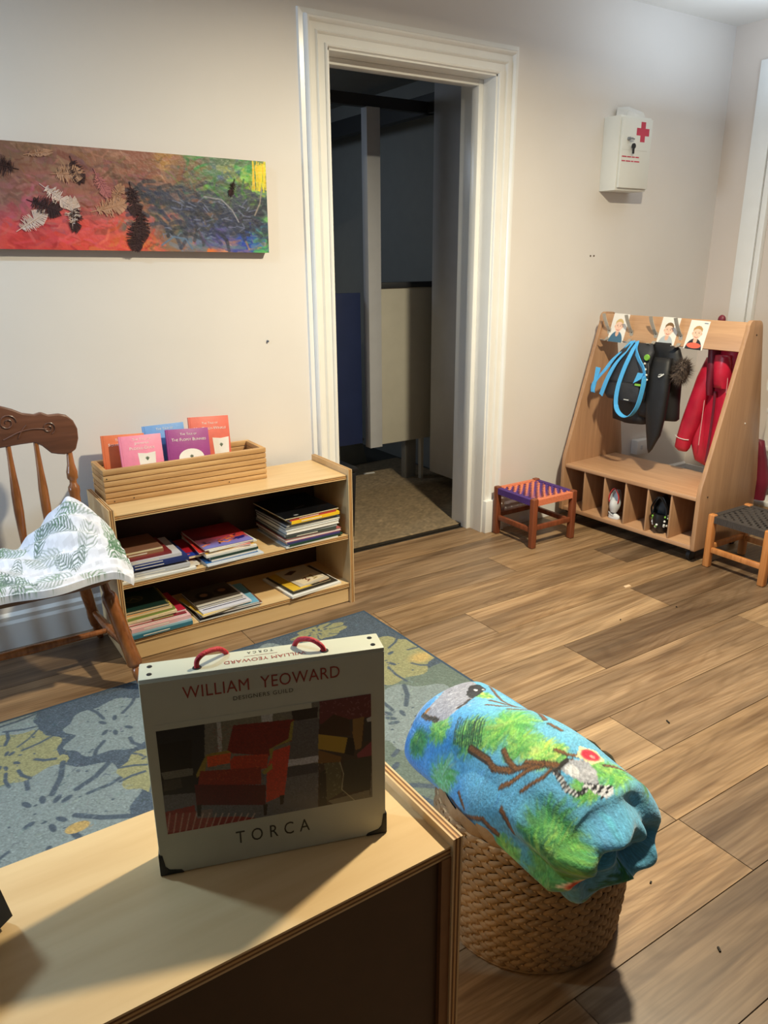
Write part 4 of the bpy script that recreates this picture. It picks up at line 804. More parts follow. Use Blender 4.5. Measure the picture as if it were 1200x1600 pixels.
# ================================================================ CARVED CHAIR WITH LEAF CLOTH
CH = thing('wooden_chair', 'carved dark wooden spindle-back chair beside the bookshelf', 'chair', (.256, 2.665, 0))
M_chair = wood('varnished_dark_oak', (88, 50, 28), (140, 86, 50), 'X', 0.28, 10, 1.0, False, 0.05, 0.4); M_chairz = wood('varnished_turned_oak', (104, 58, 28), (166, 102, 54), 'Z', 0.25, 12, 1.0, False, 0.04, 0.5); M_crest = wood('crest_oak', (82, 50, 36), (120, 76, 56), 'X', 0.4, 12, 0.9, False, 0.08, .15)
half = [(0.0, 0.9609), (0.038, 0.9578), (0.0708, 0.9445), (0.0995, 0.928), (0.1344, 0.9198), (0.156, 0.925), (0.1775, 0.9137), (0.2103, 0.9137), (0.2339, 0.9065), (0.2524, 0.887), (0.2627, 0.8583), (0.2616, 0.8234), (0.2493, 0.7875), (0.2339, 0.7782), (0.2103, 0.7741), (0.1898, 0.7782), (0.1693, 0.7844), (0.1436, 0.8131), (0.1221, 0.8275), (0.078, 0.8265), (0.0308, 0.8234), (0.0, 0.8213)]
out = half + [(-x, z) for x, z in half[::-1][1:-1]]
crest = MB().prism(out, .052, .078, 'Y').build('crest_rail', M_crest, CH, bevel=0.005, seg=3)
def carve(pts): MB().tube([(x, .0505, z) for x, z in pts], .0022, 6).build('carving', M_crest, crest, smooth=True)
for sg in (-1, 1):
    carve([(sg * (.03 + .1 * t + .035 * t * t), .849 + .012 * math.sin(3 * t) + .045 * t * t * (1.4 - t)) for t in [i / 12 for i in range(13)]])
    carve([(sg * (.172 + .02 * math.cos(a) * (1 - a / 11)), .872 + .02 * math.sin(a) * (1 - a / 11)) for a in [i * .4 - 1.2 for i in range(24)]])
    carve([(sg * (.05 + .028 * math.cos(a) * (1 - a / 12)), .903 + .028 * math.sin(a) * (1 - a / 12)) for a in [i * .42 for i in range(24)]])
    carve([(sg * (.075 + .03 * t), .849 + .06 * t - .02 * t * t) for t in [i / 6 for i in range(7)]])
sp_prof = [(0, .009), (.15, .0095), (.3, .013), (.45, .0155), (.6, .015), (.75, .011), (.9, .0085), (1, .008)]
for x in (-.128, -.043, .042, .127):
    MB().turned((x * 1.0 - .006, .0, .42), (x, .064, .835), sp_prof, 12).build('spindle', M_chairz, CH, smooth=True, angle=70)
for sg in (-1, 1):
    MB().turned((sg * .213, .0, .42), (sg * .228, .066, .785), [(0, .016), (.25, .019), (.5, .0185), (.58, .017), (.62, .0195), (.66, .019), (.69, .012), (.72, .012), (.74, .018), (.80, .0185), (.87, .0125), (1, .009)], 16).build('back_post', M_chairz, CH, smooth=True, angle=70)
    MB().turned((sg * .232, -.150, .405), (sg * .301, -.287, .008), [(0, .013), (.12, .014), (.16, .013), (.19, .024), (.23, .0265), (.30, .024), (.5, .025), (.66, .024), (.78, .026), (.80, .022), (.815, .014), (.83, .019), (.88, .020), (1, .011)], 18).build('leg', M_chairz, CH, smooth=True, angle=60)
    MB().turned((sg * .19, .02, .405), (sg * .272, .20, 0), [(0, .014), (.2, .02), (.4, .022), (.6, .019), (.7, .023), (.8, .021), (.84, .014), (.87, .018), (1, .011)], 16).build('leg', M_chairz, CH, smooth=True, angle=60)
    MB().turned((sg * .274, -.236, .145), (sg * .245, .135, .145), [(0, .009), (.1, .011), (.5, .017), (.9, .011), (1, .009)], 12).build('stretcher', M_chairz, CH, smooth=True, angle=60)
MB().turned((-.262, -.06, .145), (.262, -.06, .145), [(0, .009), (.2, .011), (.5, .016), (.8, .011), (1, .009)], 12).build('stretcher', M_chairz, CH, smooth=True, angle=60)
seat = []
for z, gr in ((.40, .97), (.407, 1.0), (.424, 1.0), (.43, .98)):
    seat.append([(.27 * gr * math.copysign(abs(math.cos(a)) ** .45, math.cos(a)) * (1 - .12 * math.sin(a)), -.105 + .165 * gr * math.copysign(abs(math.sin(a)) ** .6, math.sin(a)), z) for a in [2 * PI * i / 40 for i in range(40)]])
MB().loft(seat).build('seat', M_chair, CH, smooth=True, angle=50)

cv = Canvas(640, 350, (226, 228, 240)); cv.mottle(.03, 12); R = random.Random(12)
def frond(c, x, y, a, ln, col, wd, n=9, droop=.25):
    px, py = x, y
    for i in range(n):
        t = i / n; a += droop / n; nx, ny = px + ln / n * math.cos(a), py + ln / n * math.sin(a); c.line([(px, py), (nx, ny)], 1.3, col, .9)
        l = ln * .42 * math.sin(PI * (.15 + .8 * t)) * (1 - .4 * t)
        for sg in (-1, 1):
            b = a + sg * .95; c.line([(nx, ny), (nx + l * .5 * math.cos(b), ny + l * .5 * math.sin(b)), (nx + l * math.cos(b - sg * .25), ny + l * math.sin(b - sg * .25))], wd, col, .85, taper=True)
        px, py = nx, ny
for i in range(60):
    g = [(96, 116, 108), (124, 150, 126), (84, 122, 92), (154, 166, 164)][i % 4]
    frond(cv, R.uniform(0, 640), R.uniform(0, 350), R.uniform(0, 6.28), R.uniform(90, 150), g, R.uniform(3.0, 4.6), 10)
def cloth(u, v):
    x = -.02 + .60 * u; y = 2.335 + .315 * v             # world x, y of the cloth
    z = .468 + .045 * v ** 1.3 + .010 * np.sin(9 * x + 6 * y) + .007 * np.sin(31 * y - 7 * x)
    z = z - .035 * np.clip((.08 - v) / .08, 0, 1) ** 2 - .03 * np.clip((u - .88) / .12, 0, 1) ** 2
    cr_ = np.clip(1 - np.hypot((u - .815) / .30, (v - .95) / .75), 0, 1); z = z + .128 * cr_ ** 1.05 + .006 * np.sin(20 * u + 9 * v) * cr_
    c2 = 0 * u
    x = x - .012 * u - .02 * np.clip((v - .75) / .2, 0, 1) * u ** 3 - .02 * np.clip((v - .5) / .5, 0, 1) * u ** 2 + .012 * u ** 4 * (1 - v) ** 2 - .022 * np.clip((u - .72) / .28, 0, 1) ** 2 * np.clip((.25 - v) / .25, 0, 1) ** 2
    y = y + .04 * np.clip((u - .6) / .4, 0, 1) ** 2 * (1 - v) ** 2 - .012 * np.sin(14 * u) * (1 - v) ** 4
    z = np.maximum(z + .008 * np.sin(11 * u * v * 4 + 2 * v), .459) - .04 * np.clip((u - .86) / .14, 0, 1) ** 2 * np.clip(1 - v * 2.2, 0, 1)
    return x, y, z
o = grid('leaf_print_cloth', 320, 170, cloth, cv, printmat('cotton_print', 0.85, 0.15, 200, sheen=.2), solid=(0, 0, -.024), back=(214, 218, 230))
tag(o, 'white cloth with green fern print crumpled over the wooden chair seat', 'cloth')

# ================================================================ MONSTERA RUG
RG = thing('rug', 'blue grey rug with yellow and pale monstera leaves on the wood floor', 'rug', (1.503, 2.476, 0), math.radians(1.9))
RWW, RDD = 2.15, 1.24
cv = Canvas(760, 440, (70, 82, 95)); cv.mottle(.10, 1); S = 760 / RWW
def W2R(x, y):
    dx, dy = x - 1.503, y - 2.476; c_, s_ = math.cos(math.radians(1.9)), math.sin(math.radians(1.9)); return (760 + (dx * c_ + dy * s_) * S, -(-dx * s_ + dy * c_) * S)
BGC, PALE, YEL, SAGE = (70, 82, 95), (120, 132, 134), (136, 135, 100), (96, 109, 102)
def monstera(x, y, r, a, col, n=4, sc=.85, seed=0):
    """heart-shaped split leaf: base blob, then background-coloured slits and holes"""
    R = random.Random(seed); X, Y = W2R(x, y); r *= S
    pts = []
    for i in range(60):
        t = 2 * PI * i / 60; q = r * (1 - .28 * math.exp(-((t - PI) / .35) ** 2)) * (1 + .10 * math.cos(t)) * (1 + .07 * math.sin(9 * t + seed))
        pts.append((X + q * math.cos(t + a), Y + q * sc * math.sin(t + a)))
    cv.poly(pts, col)
    for k in range(n):
        for sg in (-1, 1):
            t = a + sg * (.45 + 2.1 * k / n) + R.uniform(-.1, .1); r0, r1 = r * R.uniform(.38, .7), r * 1.1
            cv.line([(X + r1 * math.cos(t), Y + r1 * sc * math.sin(t)), (X + (r0 + r1) / 2 * math.cos(t + .05), Y + (r0 + r1) / 2 * sc * math.sin(t + .05)), (X + r0 * math.cos(t), Y + r0 * sc * math.sin(t))], r * R.uniform(.04, .09), BGC)
            t += .3 * sg; q = r * R.uniform(.2, .42)
            if R.random() < .8: cv.ell(X + q * math.cos(t), Y + q * sc * math.sin(t), r * .085, r * .04, BGC, rot=t)
    for k in range(14):
        t, q = R.uniform(0, 6.28), r * R.uniform(.1, .9); cv.ell(X + q * math.cos(t), Y + q * sc * math.sin(t), R.uniform(.8, 2.2), R.uniform(.8, 1.6), BGC)
for i in range(16): monstera(R.uniform(-.6, .05), R.uniform(1.25, 2.4), .2, R.uniform(0, 6), [PALE, YEL, SAGE][i % 3], seed=i + 30)
cv.poly([W2R(*p) for p in ((.9, 1.9), (1.54, 1.95), (1.54, 1.23), (.9, 1.23))], SAGE)
monstera(1.05, 2.28, .2, 2, PALE, seed=21); monstera(.8, 2.33, .16, .4, YEL, seed=22); monstera(.72, 2.0, .2, 1.2, SAGE, seed=23); monstera(.95, 1.5, .24, .2, SAGE, seed=24)
monstera(.41, 2.21, .185, .15, PALE, 3, .78, seed=2); monstera(.15, 1.89, .215, .3, PALE, 4, .95, seed=3); monstera(.09, 2.21, .145, .2, YEL, 4, .9, seed=4); monstera(.49, 1.93, .125, 2.6, YEL, 4, .9, seed=6)
monstera(1.20, 1.72, .22, -.6, PALE, 4, .8, seed=7); monstera(1.33, 2.09, .19, .5, YEL, 3, .85, seed=8); monstera(1.24, 2.41, .12, .6, YEL, 3, .5, seed=9)
X, Y = W2R(.211, 1.793); cv.ell(X, Y, 11, 7, (172, 146, 92)); X, Y = W2R(1.47, 2.02); cv.ell(X, Y, 16, 11, (172, 148, 96), soft=.8)
cv.mottle(.05, 1); cv.mottle(.04, 2); cv.strokes(2600, 7, 1.2, 12, ang=lambda x, y: -.6, spread=.3, alpha=.5)
for pts in ([(0, 0), (760, 0)], [(0, 440), (760, 440)], [(0, 0), (0, 440)], [(760, 0), (760, 440)]): cv.line(pts, 8, (54, 72, 90))
grid('pile', 760, 440, lambda u, v: (-RWW + RWW * u, -RDD * v, .0075 + 0 * u), cv, printmat('rug_pile', 0.95, 0.6, 260, weave=0.08), RG, smooth=False)
MB().box(-RWW, 0, -RDD, 0, .0004, .0072).build('backing', mat('rug_edge', (52, 66, 82), .9, .1, 40), RG)

# crumbs on the floor
M_cr = mat('dark_crumb', (30, 24, 20), 0.8)
for x, y, a, l, lb in ((1.60, 1.385, .2, .012, 'dark crumb on the floor nearest behind the rolled blanket'), (1.885, 1.26, 1.2, .016, 'long dark crumb on a plank well right of the blanket'), (1.27, .66, 1.0, .012, 'dark crumb on the floor in front of the basket, lowest one'), (1.30, .86, .4, .006, 'tiny dark speck on the floor close beside the basket'), (1.375, 1.02, 2, .005, 'smallest dark speck on the pale plank beside the basket'), (2.33, 1.83, .5, .008, 'dark crumb on the floor in front of the coat rack'), (2.62, 1.78, 1.3, .006, 'tiny dark crumb on the floor near the charcoal stool')):
    o = MB().bar((-l / 2, 0, .002), (l / 2, 0, .002), .004, .0036).build('crumb', M_cr, loc=(x, y, 0), rot=(0, 0, a)); tag(o, lb, 'crumb', 'dark crumbs on the floor')
o = MB().hexa([(-.018, -.008, 0), (.016, -.01, 0), (.02, .007, 0), (-.012, .01, 0)], [(-.016, -.007, .003), (.014, -.009, .004), (.018, .006, .003), (-.011, .009, .002)]).build('floor_scrap', mat('beige_scrap', (214, 184, 150), .8), loc=(2.62, 2.04, 0)); tag(o, 'small beige scrap on the floor in front of the coat rack', 'scrap')

# ================================================================ FOREGROUND SHELF (seen from behind)
fs = thing('low_cupboard', 'birch plywood shelf unit with dark brown back in the foreground', 'shelf', (-.52, .722, 0))
FW, FD = 1.126, .335
ply('side_panel', fs, 0, .018, 0, FD, 0, .576, M_plyv, 'x'); ply('side_panel', fs, FW - .018, FW, 0, FD, 0, .576, M_plyv, 'x')
ply('top_board', fs, .018, FW - .018, .006, FD, .542, .56, M_ply, 'z')
for z in (.31, .09): ply('shelf', fs, .018, FW - .018, .02, FD - .01, z - .018, z, M_ply, 'z')
MB().box(.018, FW - .018, .012, .018, .02, .542).build('back_panel', M_hard, fs)
MB().box(FW - .036, FW - .018, .004, .012, .02, .542).build('edge_strip', M_edged, fs)

# ---- fabric sample box
RZB = math.atan2(-.104, .317)
SB = thing('sample_box', 'pale grey carrying box with red cord handles and armchair picture', 'box', (.206, .912, .5614), RZB)
BXW, BXD, BXH = .334, .046, .318
M_bx = mat('pale_sage_card', (196, 196, 176), 0.5, 0.02, 30, 0.03, 200); M_ink = mat('red_ink', (150, 58, 46), 0.5); M_ink2 = mat('dark_ink', (62, 58, 46), 0.5); M_corner = mat('black_leatherette', (30, 30, 30), 0.55, .1, 60, .2, 200)
M_cordr = mat('red_cord', (190, 34, 50), 0.6, 0.15, 160, 0.5, 300)
MB().box(0, BXW, 0, BXD, 0, BXH).build('body', M_bx, SB, bevel=0.0022, seg=2)
MB().box(.001, BXW - .001, -.0008, .0004, .0, BXH - .006).build('front_board', M_bx, SB)
fr = (PI / 2, 0, 0)
text('WILLIAM  YEOWARD', 'lettering', M_ink, SB, (.1615, -.001, .2815), fr, width=.214, height=.0185, spacing=1.05)
text('DESIGNERS GUILD', 'lettering', M_ink2, SB, (.161, -.001, .2685), fr, width=.082, height=.0062, spacing=1.15)
text('TORCA', 'lettering', M_ink2, SB, (.1625, -.001, .0305), fr, width=.108, height=.0215, spacing=1.7)
tp = (0, 0, PI)
text('WILLIAM YEOWARD', 'lettering', M_ink, SB, (.168, .0195, BXH + .0002), tp, width=.112, height=.0085, spacing=1.05)
text('TORCA', 'lettering', M_ink2, SB, (.163, .0385, BXH + .0002), tp, width=.036, height=.0062, spacing=1.7)
MB().box(.14, .186, .0258, .0262, BXH, BXH + .0003).build('print_rule', M_ink, SB)
# cover picture: one room scene and a tall fabric detail (drawn in crop coordinates of the cover)
cv = Canvas(330, 205, (96, 92, 84)); H2 = lambda x, y: ((x - 15 - (y - 215) * .125 - 0) * 330 / 1100 * 1.0, (y - 215 + (x - 15) * .179) * 205 / 528)
pl = lambda pts, c, a=1: cv.poly([H2(*p) for p in pts], c, a)
cv.a[:] = cv.c((120, 116, 104)); 
pl([(15, 440), (850, 400), (850, 760), (80, 740)], (104, 104, 108))                      # floor
pl([(15, 215), (250, 180), (260, 520), (40, 540)], (28, 30, 36)); pl([(35, 300), (190, 270), (195, 420), (50, 440)], (14, 16, 20))
pl([(45, 430), (200, 405), (200, 440), (60, 465)], (110, 108, 98)); pl([(60, 470), (140, 455), (150, 500), (60, 520)], (60, 58, 54))
pl([(305, 145), (325, 142), (345, 330), (322, 335)], (176, 174, 166)); pl([(330, 140), (520, 115), (690, 160), (690, 340), (340, 330)], (122, 118, 100))
pl([(525, 110), (585, 100), (585, 175), (530, 180)], (186, 186, 180)); pl([(530, 105), (545, 135), (560, 100), (575, 130), (580, 95)], (200, 200, 194))
pl([(680, 120), (815, 98), (815, 150), (690, 172)], (52, 44, 42)); pl([(685, 170), (835, 150), (835, 350), (680, 380)], (96, 94, 94)); pl([(675, 358), (840, 330), (840, 365), (675, 390)], (186, 186, 190)); pl([(675, 392), (840, 368), (840, 415), (670, 445)], (70, 70, 76))
pl([(65, 620), (210, 585), (225, 650), (430, 640), (540, 650), (80, 740)], (140, 44, 40))
for i in range(14): cv.line([H2(90 + 33 * i, 625 + 0 * i), H2(80 + 30 * i, 720)], 2, (206, 180, 160), .8); cv.line([H2(75, 640 + 6 * i), H2(300, 605 + 6 * i)], 1.2, (190, 130, 110), .5)
pl([(390, 200), (695, 160), (690, 265), (590, 300), (580, 340), (370, 330), (365, 320)], (122, 34, 30))       # chair back
pl([(215, 440), (262, 340), (370, 318), (390, 330), (270, 350), (260, 420), (220, 452)], (150, 130, 56))
pl([(265, 350), (385, 328), (380, 380), (270, 400)], (212, 84, 40)); pl([(400, 345), (575, 330), (570, 400), (390, 420), (380, 370)], (176, 56, 36))
pl([(235, 420), (540, 395), (545, 480), (225, 490)], (140, 44, 34)); pl([(210, 485), (570, 482), (572, 582), (220, 585)], (92, 26, 32))
pl([(570, 400), (595, 315), (685, 285), (670, 530), (575, 570)], (196, 64, 44)); pl([(575, 308), (690, 262), (695, 168), (680, 175), (672, 255), (600, 295), (590, 380), (545, 420), (560, 432), (600, 400)], (150, 136, 60))
for a in ((222, 585), (560, 580), (645, 535)): pl([a, (a[0] + 24, a[1] - 4), (a[0] + 22, a[1] + 55), (a[0] + 6, a[1] + 55)], (40, 28, 26))
cv.mottle(.05, 2)
for i in range(160): x, y = R.uniform(280, 580), R.uniform(195, 470); cv.line([H2(x, y), H2(x + R.uniform(-14, 14), y + R.uniform(-8, 8))], 1, (226, 120, 60) if y > 330 else (150, 60, 50), .45)
# fabric detail panel
pl([(820, 60), (1120, 10), (1140, 550), (855, 598)], (66, 54, 46))
pl([(820, 60), (1118, 15), (1120, 130), (1000, 150), (830, 180)], (108, 52, 54)); pl([(828, 190), (900, 130), (985, 150), (1000, 230), (830, 235)], (66, 44, 30)); pl([(828, 228), (985, 240), (975, 318), (832, 300)], (176, 144, 52)); pl([(985, 240), (1025, 240), (1030, 330), (978, 320)], (36, 28, 26))
pl([(1005, 150), (1065, 135), (1065, 290), (1035, 300), (1010, 220)], (140, 108, 60)); pl([(1070, 150), (1122, 135), (1125, 240), (1075, 260)], (58, 56, 54)); pl([(1078, 145), (1122, 122), (1122, 152), (1085, 160)], (196, 196, 190)); pl([(1045, 320), (1128, 245), (1130, 325), (1050, 340)], (140, 64, 72))
pl([(835, 305), (960, 335), (960, 360), (838, 372)], (122, 88, 44)); pl([(975, 355), (1130, 330), (1135, 500), (985, 520)], (62, 60, 50)); pl([(870, 370), (960, 360), (985, 510), (900, 560)], (96, 92, 66)); pl([(850, 420), (880, 400), (905, 580), (862, 590)], (44, 40, 34)); pl([(905, 560), (1135, 500), (1138, 548), (950, 582)], (124, 118, 100))
for i in range(220):
    x, y = R.uniform(830, 1125), R.uniform(40, 560)
    if y < 140 or (y > 370 and x < 980) or y > 520: cv.line([H2(x, y), H2(x + R.uniform(-10, 10), y + R.uniform(-10, 10))], 1, (176, 140, 130) if y < 140 else (160, 156, 130), .6)
cv.line([H2(*p_) for p_ in ((955, 362), (980, 420), (978, 500), (1060, 560))], 1.2, (190, 184, 150))
pl([(590, 590), (855, 545), (850, 560), (857, 600)], (104, 104, 108))
grid('cover_picture', 330, 205, lambda u, v: (.015 + .298 * u, -.0012 + 0 * u, .247 - .178 * v), cv, printmat('cover_print_gloss', 0.32), SB)
MB().box(.0145, .2268, -.00125, -.0009, .2385, .2475).build('cover_margin', M_bx, SB)
for sg, x in ((0, 0), (1, BXW)):
    q = lambda d: d if sg == 0 else BXW - d
    MB().prism([(q(-.0012), -.0006), (q(.032), -.0006), (q(.029), .004), (q(.012), .008), (q(.007), .014), (q(.0042), .034), (q(-.0012), .036)], -.0022, BXD * .55, 'Y').build('corner_guard', M_corner, SB, bevel=0.0008)
for x in (.008, BXW - .02):
    for y in (.012, .033): MB().turned((x + .006, y, BXH - .001), (x + .006, y, BXH + .0006), [(0, .0042), (1, .0034)], 14).turned((x + .006, y, BXH + .0004), (x + .006, y, BXH + .0009), [(0, .0026), (1, .0026)], 10).build('eyelet', M_key if 0 else mat('eyelet_dark', (70, 70, 72), .35, metal=.7), SB)
for x0, x1 in ((.076, .112), (.214, .25)):
    MB().tube(spline([(x0, .013, BXH - .004), (x0 + .001, .014, BXH + .010), (x0 + .012, .02, BXH + .017), (x1 - .006, .034, BXH + .013), (x1 + .004, .042, BXH + .002), (x1 + .004, .042, BXH - .004)] if x0 < .2 else [(x1, .013, BXH - .004), (x1 - .003, .014, BXH + .007), (x1 - .016, .022, BXH + .015), (x0 + .004, .036, BXH + .010), (x0 - .003, .042, BXH - .004)], 8), .0036, 10).build('cord_handle', M_cordr, SB, smooth=True)
    MB().turned((x0 if x0 < .2 else x1, .013, BXH - .001), (x0 if x0 < .2 else x1, .013, BXH + .0008), [(0, .0065), (1, .006)], 14).build('eyelet', M_corner, SB)

# ---- black box at the left edge
bk = thing('black_box', 'black box with grey lettering leaning back at the left end of the plywood shelf', 'box', (.0155, .938, 0.5738), rot=(-0.3000, 0, .67))
M_bb = mat('black_card', (22, 20, 22), 0.45, .05, 40)
MB().box(-.28, 0, 0, .045, 0, .30).build('body', M_bb, bk, bevel=0.003)
MB().box(-.279, -.001, -.0008, .0003, .001, .297).build('front_board', M_bb, bk)
text('ST', 'lettering', mat('grey_ink', (120, 118, 116), .5), bk, (-.012, -.001, .022), fr, height=.011, align='RIGHT')

# ================================================================ WOVEN BASKET
BK_ = thing('woven_basket', 'round seagrass basket with braided rows on the floor beside the plywood shelf', 'basket', (1.022, .991, 0))
M_sea = mat('seagrass', (152, 122, 86), 0.65, 0.22, 22, 0.4, 120); M_seal = mat('pale_seagrass', (198, 166, 124), 0.65, 0.2, 30, 0.3, 120)
NR, HB = 20, .292
rad = lambda z: .194 + .012 * math.sin(PI * min(1, z / .33))
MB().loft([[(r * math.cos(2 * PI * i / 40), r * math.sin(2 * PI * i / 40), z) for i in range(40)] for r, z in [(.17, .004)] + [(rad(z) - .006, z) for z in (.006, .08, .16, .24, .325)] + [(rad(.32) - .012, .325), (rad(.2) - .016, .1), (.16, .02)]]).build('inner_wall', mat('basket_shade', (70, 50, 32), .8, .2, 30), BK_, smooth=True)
def braid_row(z, h, N, lean, seed):
    b = MB(); R = random.Random(seed); r = rad(z)
    for i in range(N):
        a0 = 2 * PI * (i + seed % 2 * .5) / N; la = 2 * PI / N * 1.45; n = 5; rings = []
        for k in range(n):
            t = k / (n - 1); a = a0 + la * (t - .5); bulge = math.sin(PI * (.12 + .76 * t)); zz = z + lean * h * (t - .5) * .75; rr = r + .001 + .008 * bulge - .003 * t
            hw, hd = h * .47 * bulge, .0042 * bulge
            rings.append([(math.cos(a) * (rr + hd * math.sin(q)), math.sin(a) * (rr + hd * math.sin(q)), zz + hw * math.cos(q)) for q in [2 * PI * j / 6 for j in range(6)]])
        b.loft(rings)
    return b
for j in range(NR):
    z = .011 + HB * (j + .5) / NR
    o = braid_row(z, HB / NR * 1.22, 46, 1 if j % 2 else -1, j).build('braided_row', M_sea, BK_, smooth=True, angle=80)
st = MB()
for j in range(NR):
    z = .011 + HB * (j + .5) / NR
    for i in range(46):
        a = 2 * PI * (i + (j % 2) * .5 + .25) / 46; r = rad(z) + .0065; st.bar((math.cos(a) * r, math.sin(a) * r, z - .006), (math.cos(a) * r, math.sin(a) * r, z + .006), .004, .003, (math.cos(a), math.sin(a), 0))
o = st.build('stake', M_seal, BK_); o['kind'] = 'stuff'
braid_row(.318, .036, 22, -.7, 3).build('rim_band', M_sea, BK_, smooth=True, angle=80)
MB().tube([((rad(.30) + .006) * math.cos(2 * PI * i / 60), (rad(.30) + .006) * math.sin(2 * PI * i / 60), .300 + .0015 * math.sin(9 * i)) for i in range(61)], .0035, 6).build('rim_cord', M_seal, BK_, smooth=True)
MB().tube([(.197 * math.cos(2 * PI * i / 60), .197 * math.sin(2 * PI * i / 60), .006) for i in range(61)], .0055, 6).build('foot_cord', M_sea, BK_, smooth=True)

# ================================================================ ROLLED FLEECE BLANKET
cv = Canvas(700, 520, (86, 164, 206)); R = random.Random(3)
# the print is laid out over the half of the roll facing up and left (v 0..0.5), x along the roll
# (sketch coordinates -> canvas: a smooth fit that wraps the flat sketch of the print round the roll)
CU = [0.6856, 0.196, 0.0165, 0.1342, -0.5674, 0.363, 0.3273, -0.0677, -0.0946, 0.8544, -0.8542, -0.1119, 0.2416, -0.6173, 0.2797, 0.0086, 0.3312, 0.3415, -0.1383, -0.4324, 0.0233]
CVV = [0.2336, 0.1974, 0.1536, -0.1499, -0.7099, 0.8144, -0.2265, -0.3098, 0.9588, 2.0641, -3.5147, 0.0001, -0.9288, -1.2672, 6.359, 0.1494, 0.3389, -4.8914, -0.0601, 1.8962, -0.3069]
TT = [(i, j) for i in range(6) for j in range(6 - i)]
def BL(px, py):
    a, b = (px - 840) / 200, (py - 1220) / 170; u = sum(k * a ** i * b ** j for k, (i, j) in zip(CU, TT)); v = sum(k * a ** i * b ** j for k, (i, j) in zip(CVV, TT))
    return (min(max(u, 0), 1) * 700, min(max(v, -.05), .46) * 520)
cv.keys([(x, y, c) for x, y, c in ((0, 40, (96, 176, 214)), (200, 30, (110, 186, 220)), (400, 40, (104, 178, 212)), (650, 30, (96, 170, 206)), (60, 150, (70, 146, 214)), (200, 170, (62, 140, 206)), (300, 120, (112, 190, 222)), (420, 180, (80, 158, 204)), (640, 140, (100, 176, 210)), (80, 240, (58, 130, 206)), (260, 240, (70, 142, 206)), (420, 250, (92, 156, 196)), (560, 250, (96, 166, 200)), (100, 400, (80, 160, 210)), (400, 400, (84, 160, 204)), (640, 420, (88, 160, 196)))], 3)
cv.strokes(500, 30, 8, 12, spread=1.5, alpha=.35)
def BP(x, y): return BL(x, y)
def tuft(px, py, r, c1, c2, n=70):
    X, Y = BP(px, py)
    cv.ell(X, Y, r * .95, r * .62, c2, soft=.9, alpha=.55)
    for i in range(n * 2):
        a = R.uniform(0, 6.28); l = r * R.uniform(.4, 1.15); c = [c1, c2][i % 2]; o = R.uniform(0, .35) * r; x0, y0 = X + o * math.cos(a), Y + o * .65 * math.sin(a)
        cv.line([(x0, y0), (X + l * .7 * math.cos(a), Y + l * .46 * math.sin(a)), (X + l * math.cos(a + .15), Y + l * .7 * math.sin(a + .15))], R.uniform(4, 8), tuple(v + R.uniform(-14, 14) for v in c), .45, taper=True)
LG, MG, DG, LM = (146, 200, 96), (84, 160, 84), (44, 112, 74), (190, 216, 110)
for px, py, r, c1, c2 in ((655, 1160, 44, DG, MG), (690, 1140, 40, LG, MG), (735, 1150, 58, LG, DG), (765, 1150, 46, LG, MG), (690, 1215, 62, MG, (130, 190, 160)), (690, 1225, 36, (130, 196, 170), MG), (800, 1130, 70, LG, MG), (815, 1160, 50, MG, LG), (858, 1168, 46, LM, LG), (880, 1170, 30, LM, MG), (770, 1065, 38, LG, MG), (860, 1290, 70, MG, DG), (880, 1315, 72, LG, MG), (850, 1330, 46, LG, DG), (960, 1205, 56, MG, LG), (985, 1190, 40, MG, DG), (790, 1330, 40, LG, MG), (850, 1370, 60, (120, 170, 90), MG), (760, 1085, 26, MG, LM), (1010, 1230, 40, MG, DG), (905, 1240, 36, LG, MG)): tuft(px, py, r * .8, c1, c2)
for i in range(16): x0, y0 = 718 + 2.6 * i, 1120 + R.uniform(0, 12); cv.line([BP(x0, y0), BP(x0 - 6, y0 + 36)], 2.2, (28, 52, 40), .75)
def branch(pts, wd, c=(122, 80, 46)):
    P_ = [BP(*p_) for p_ in pts]; cv.line(P_, wd * 1.25, (62, 42, 30), .85); cv.line([(x, y - 1) for x, y in P_], wd * .7, c)
BR = ([(735, 1168), (760, 1185), (770, 1200), (800, 1206), (826, 1198), (850, 1192), (885, 1188), (905, 1180)], 8), ([(785, 1170), (795, 1190), (808, 1204)], 6), ([(782, 1232), (800, 1226), (830, 1205), (850, 1196)], 7), ([(818, 1240), (850, 1218), (862, 1202)], 5), ([(822, 1190), (850, 1192)], 5), ([(765, 1092), (775, 1095), (800, 1105), (830, 1112), (850, 1130)], 6), ([(757, 1102), (780, 1106), (805, 1108)], 4), ([(770, 1075), (785, 1092), (800, 1104)], 4), ([(792, 1112), (812, 1114), (835, 1110)], 4), ([(705, 1248), (725, 1268), (758, 1282), (780, 1310)], 5), ([(785, 1270), (795, 1290), (800, 1310)], 5), ([(715, 1240), (728, 1262)], 4), ([(950, 1190), (975, 1198), (1000, 1215), (1020, 1240)], 5), ([(878, 1165), (900, 1172), (925, 1178)], 4), ([(858, 1135), (880, 1145)], 5)
for pts, wd in BR: branch(pts, wd * 1.25)
def blob(pts, c): cv.poly([BP(*p_) for p_ in pts], c)
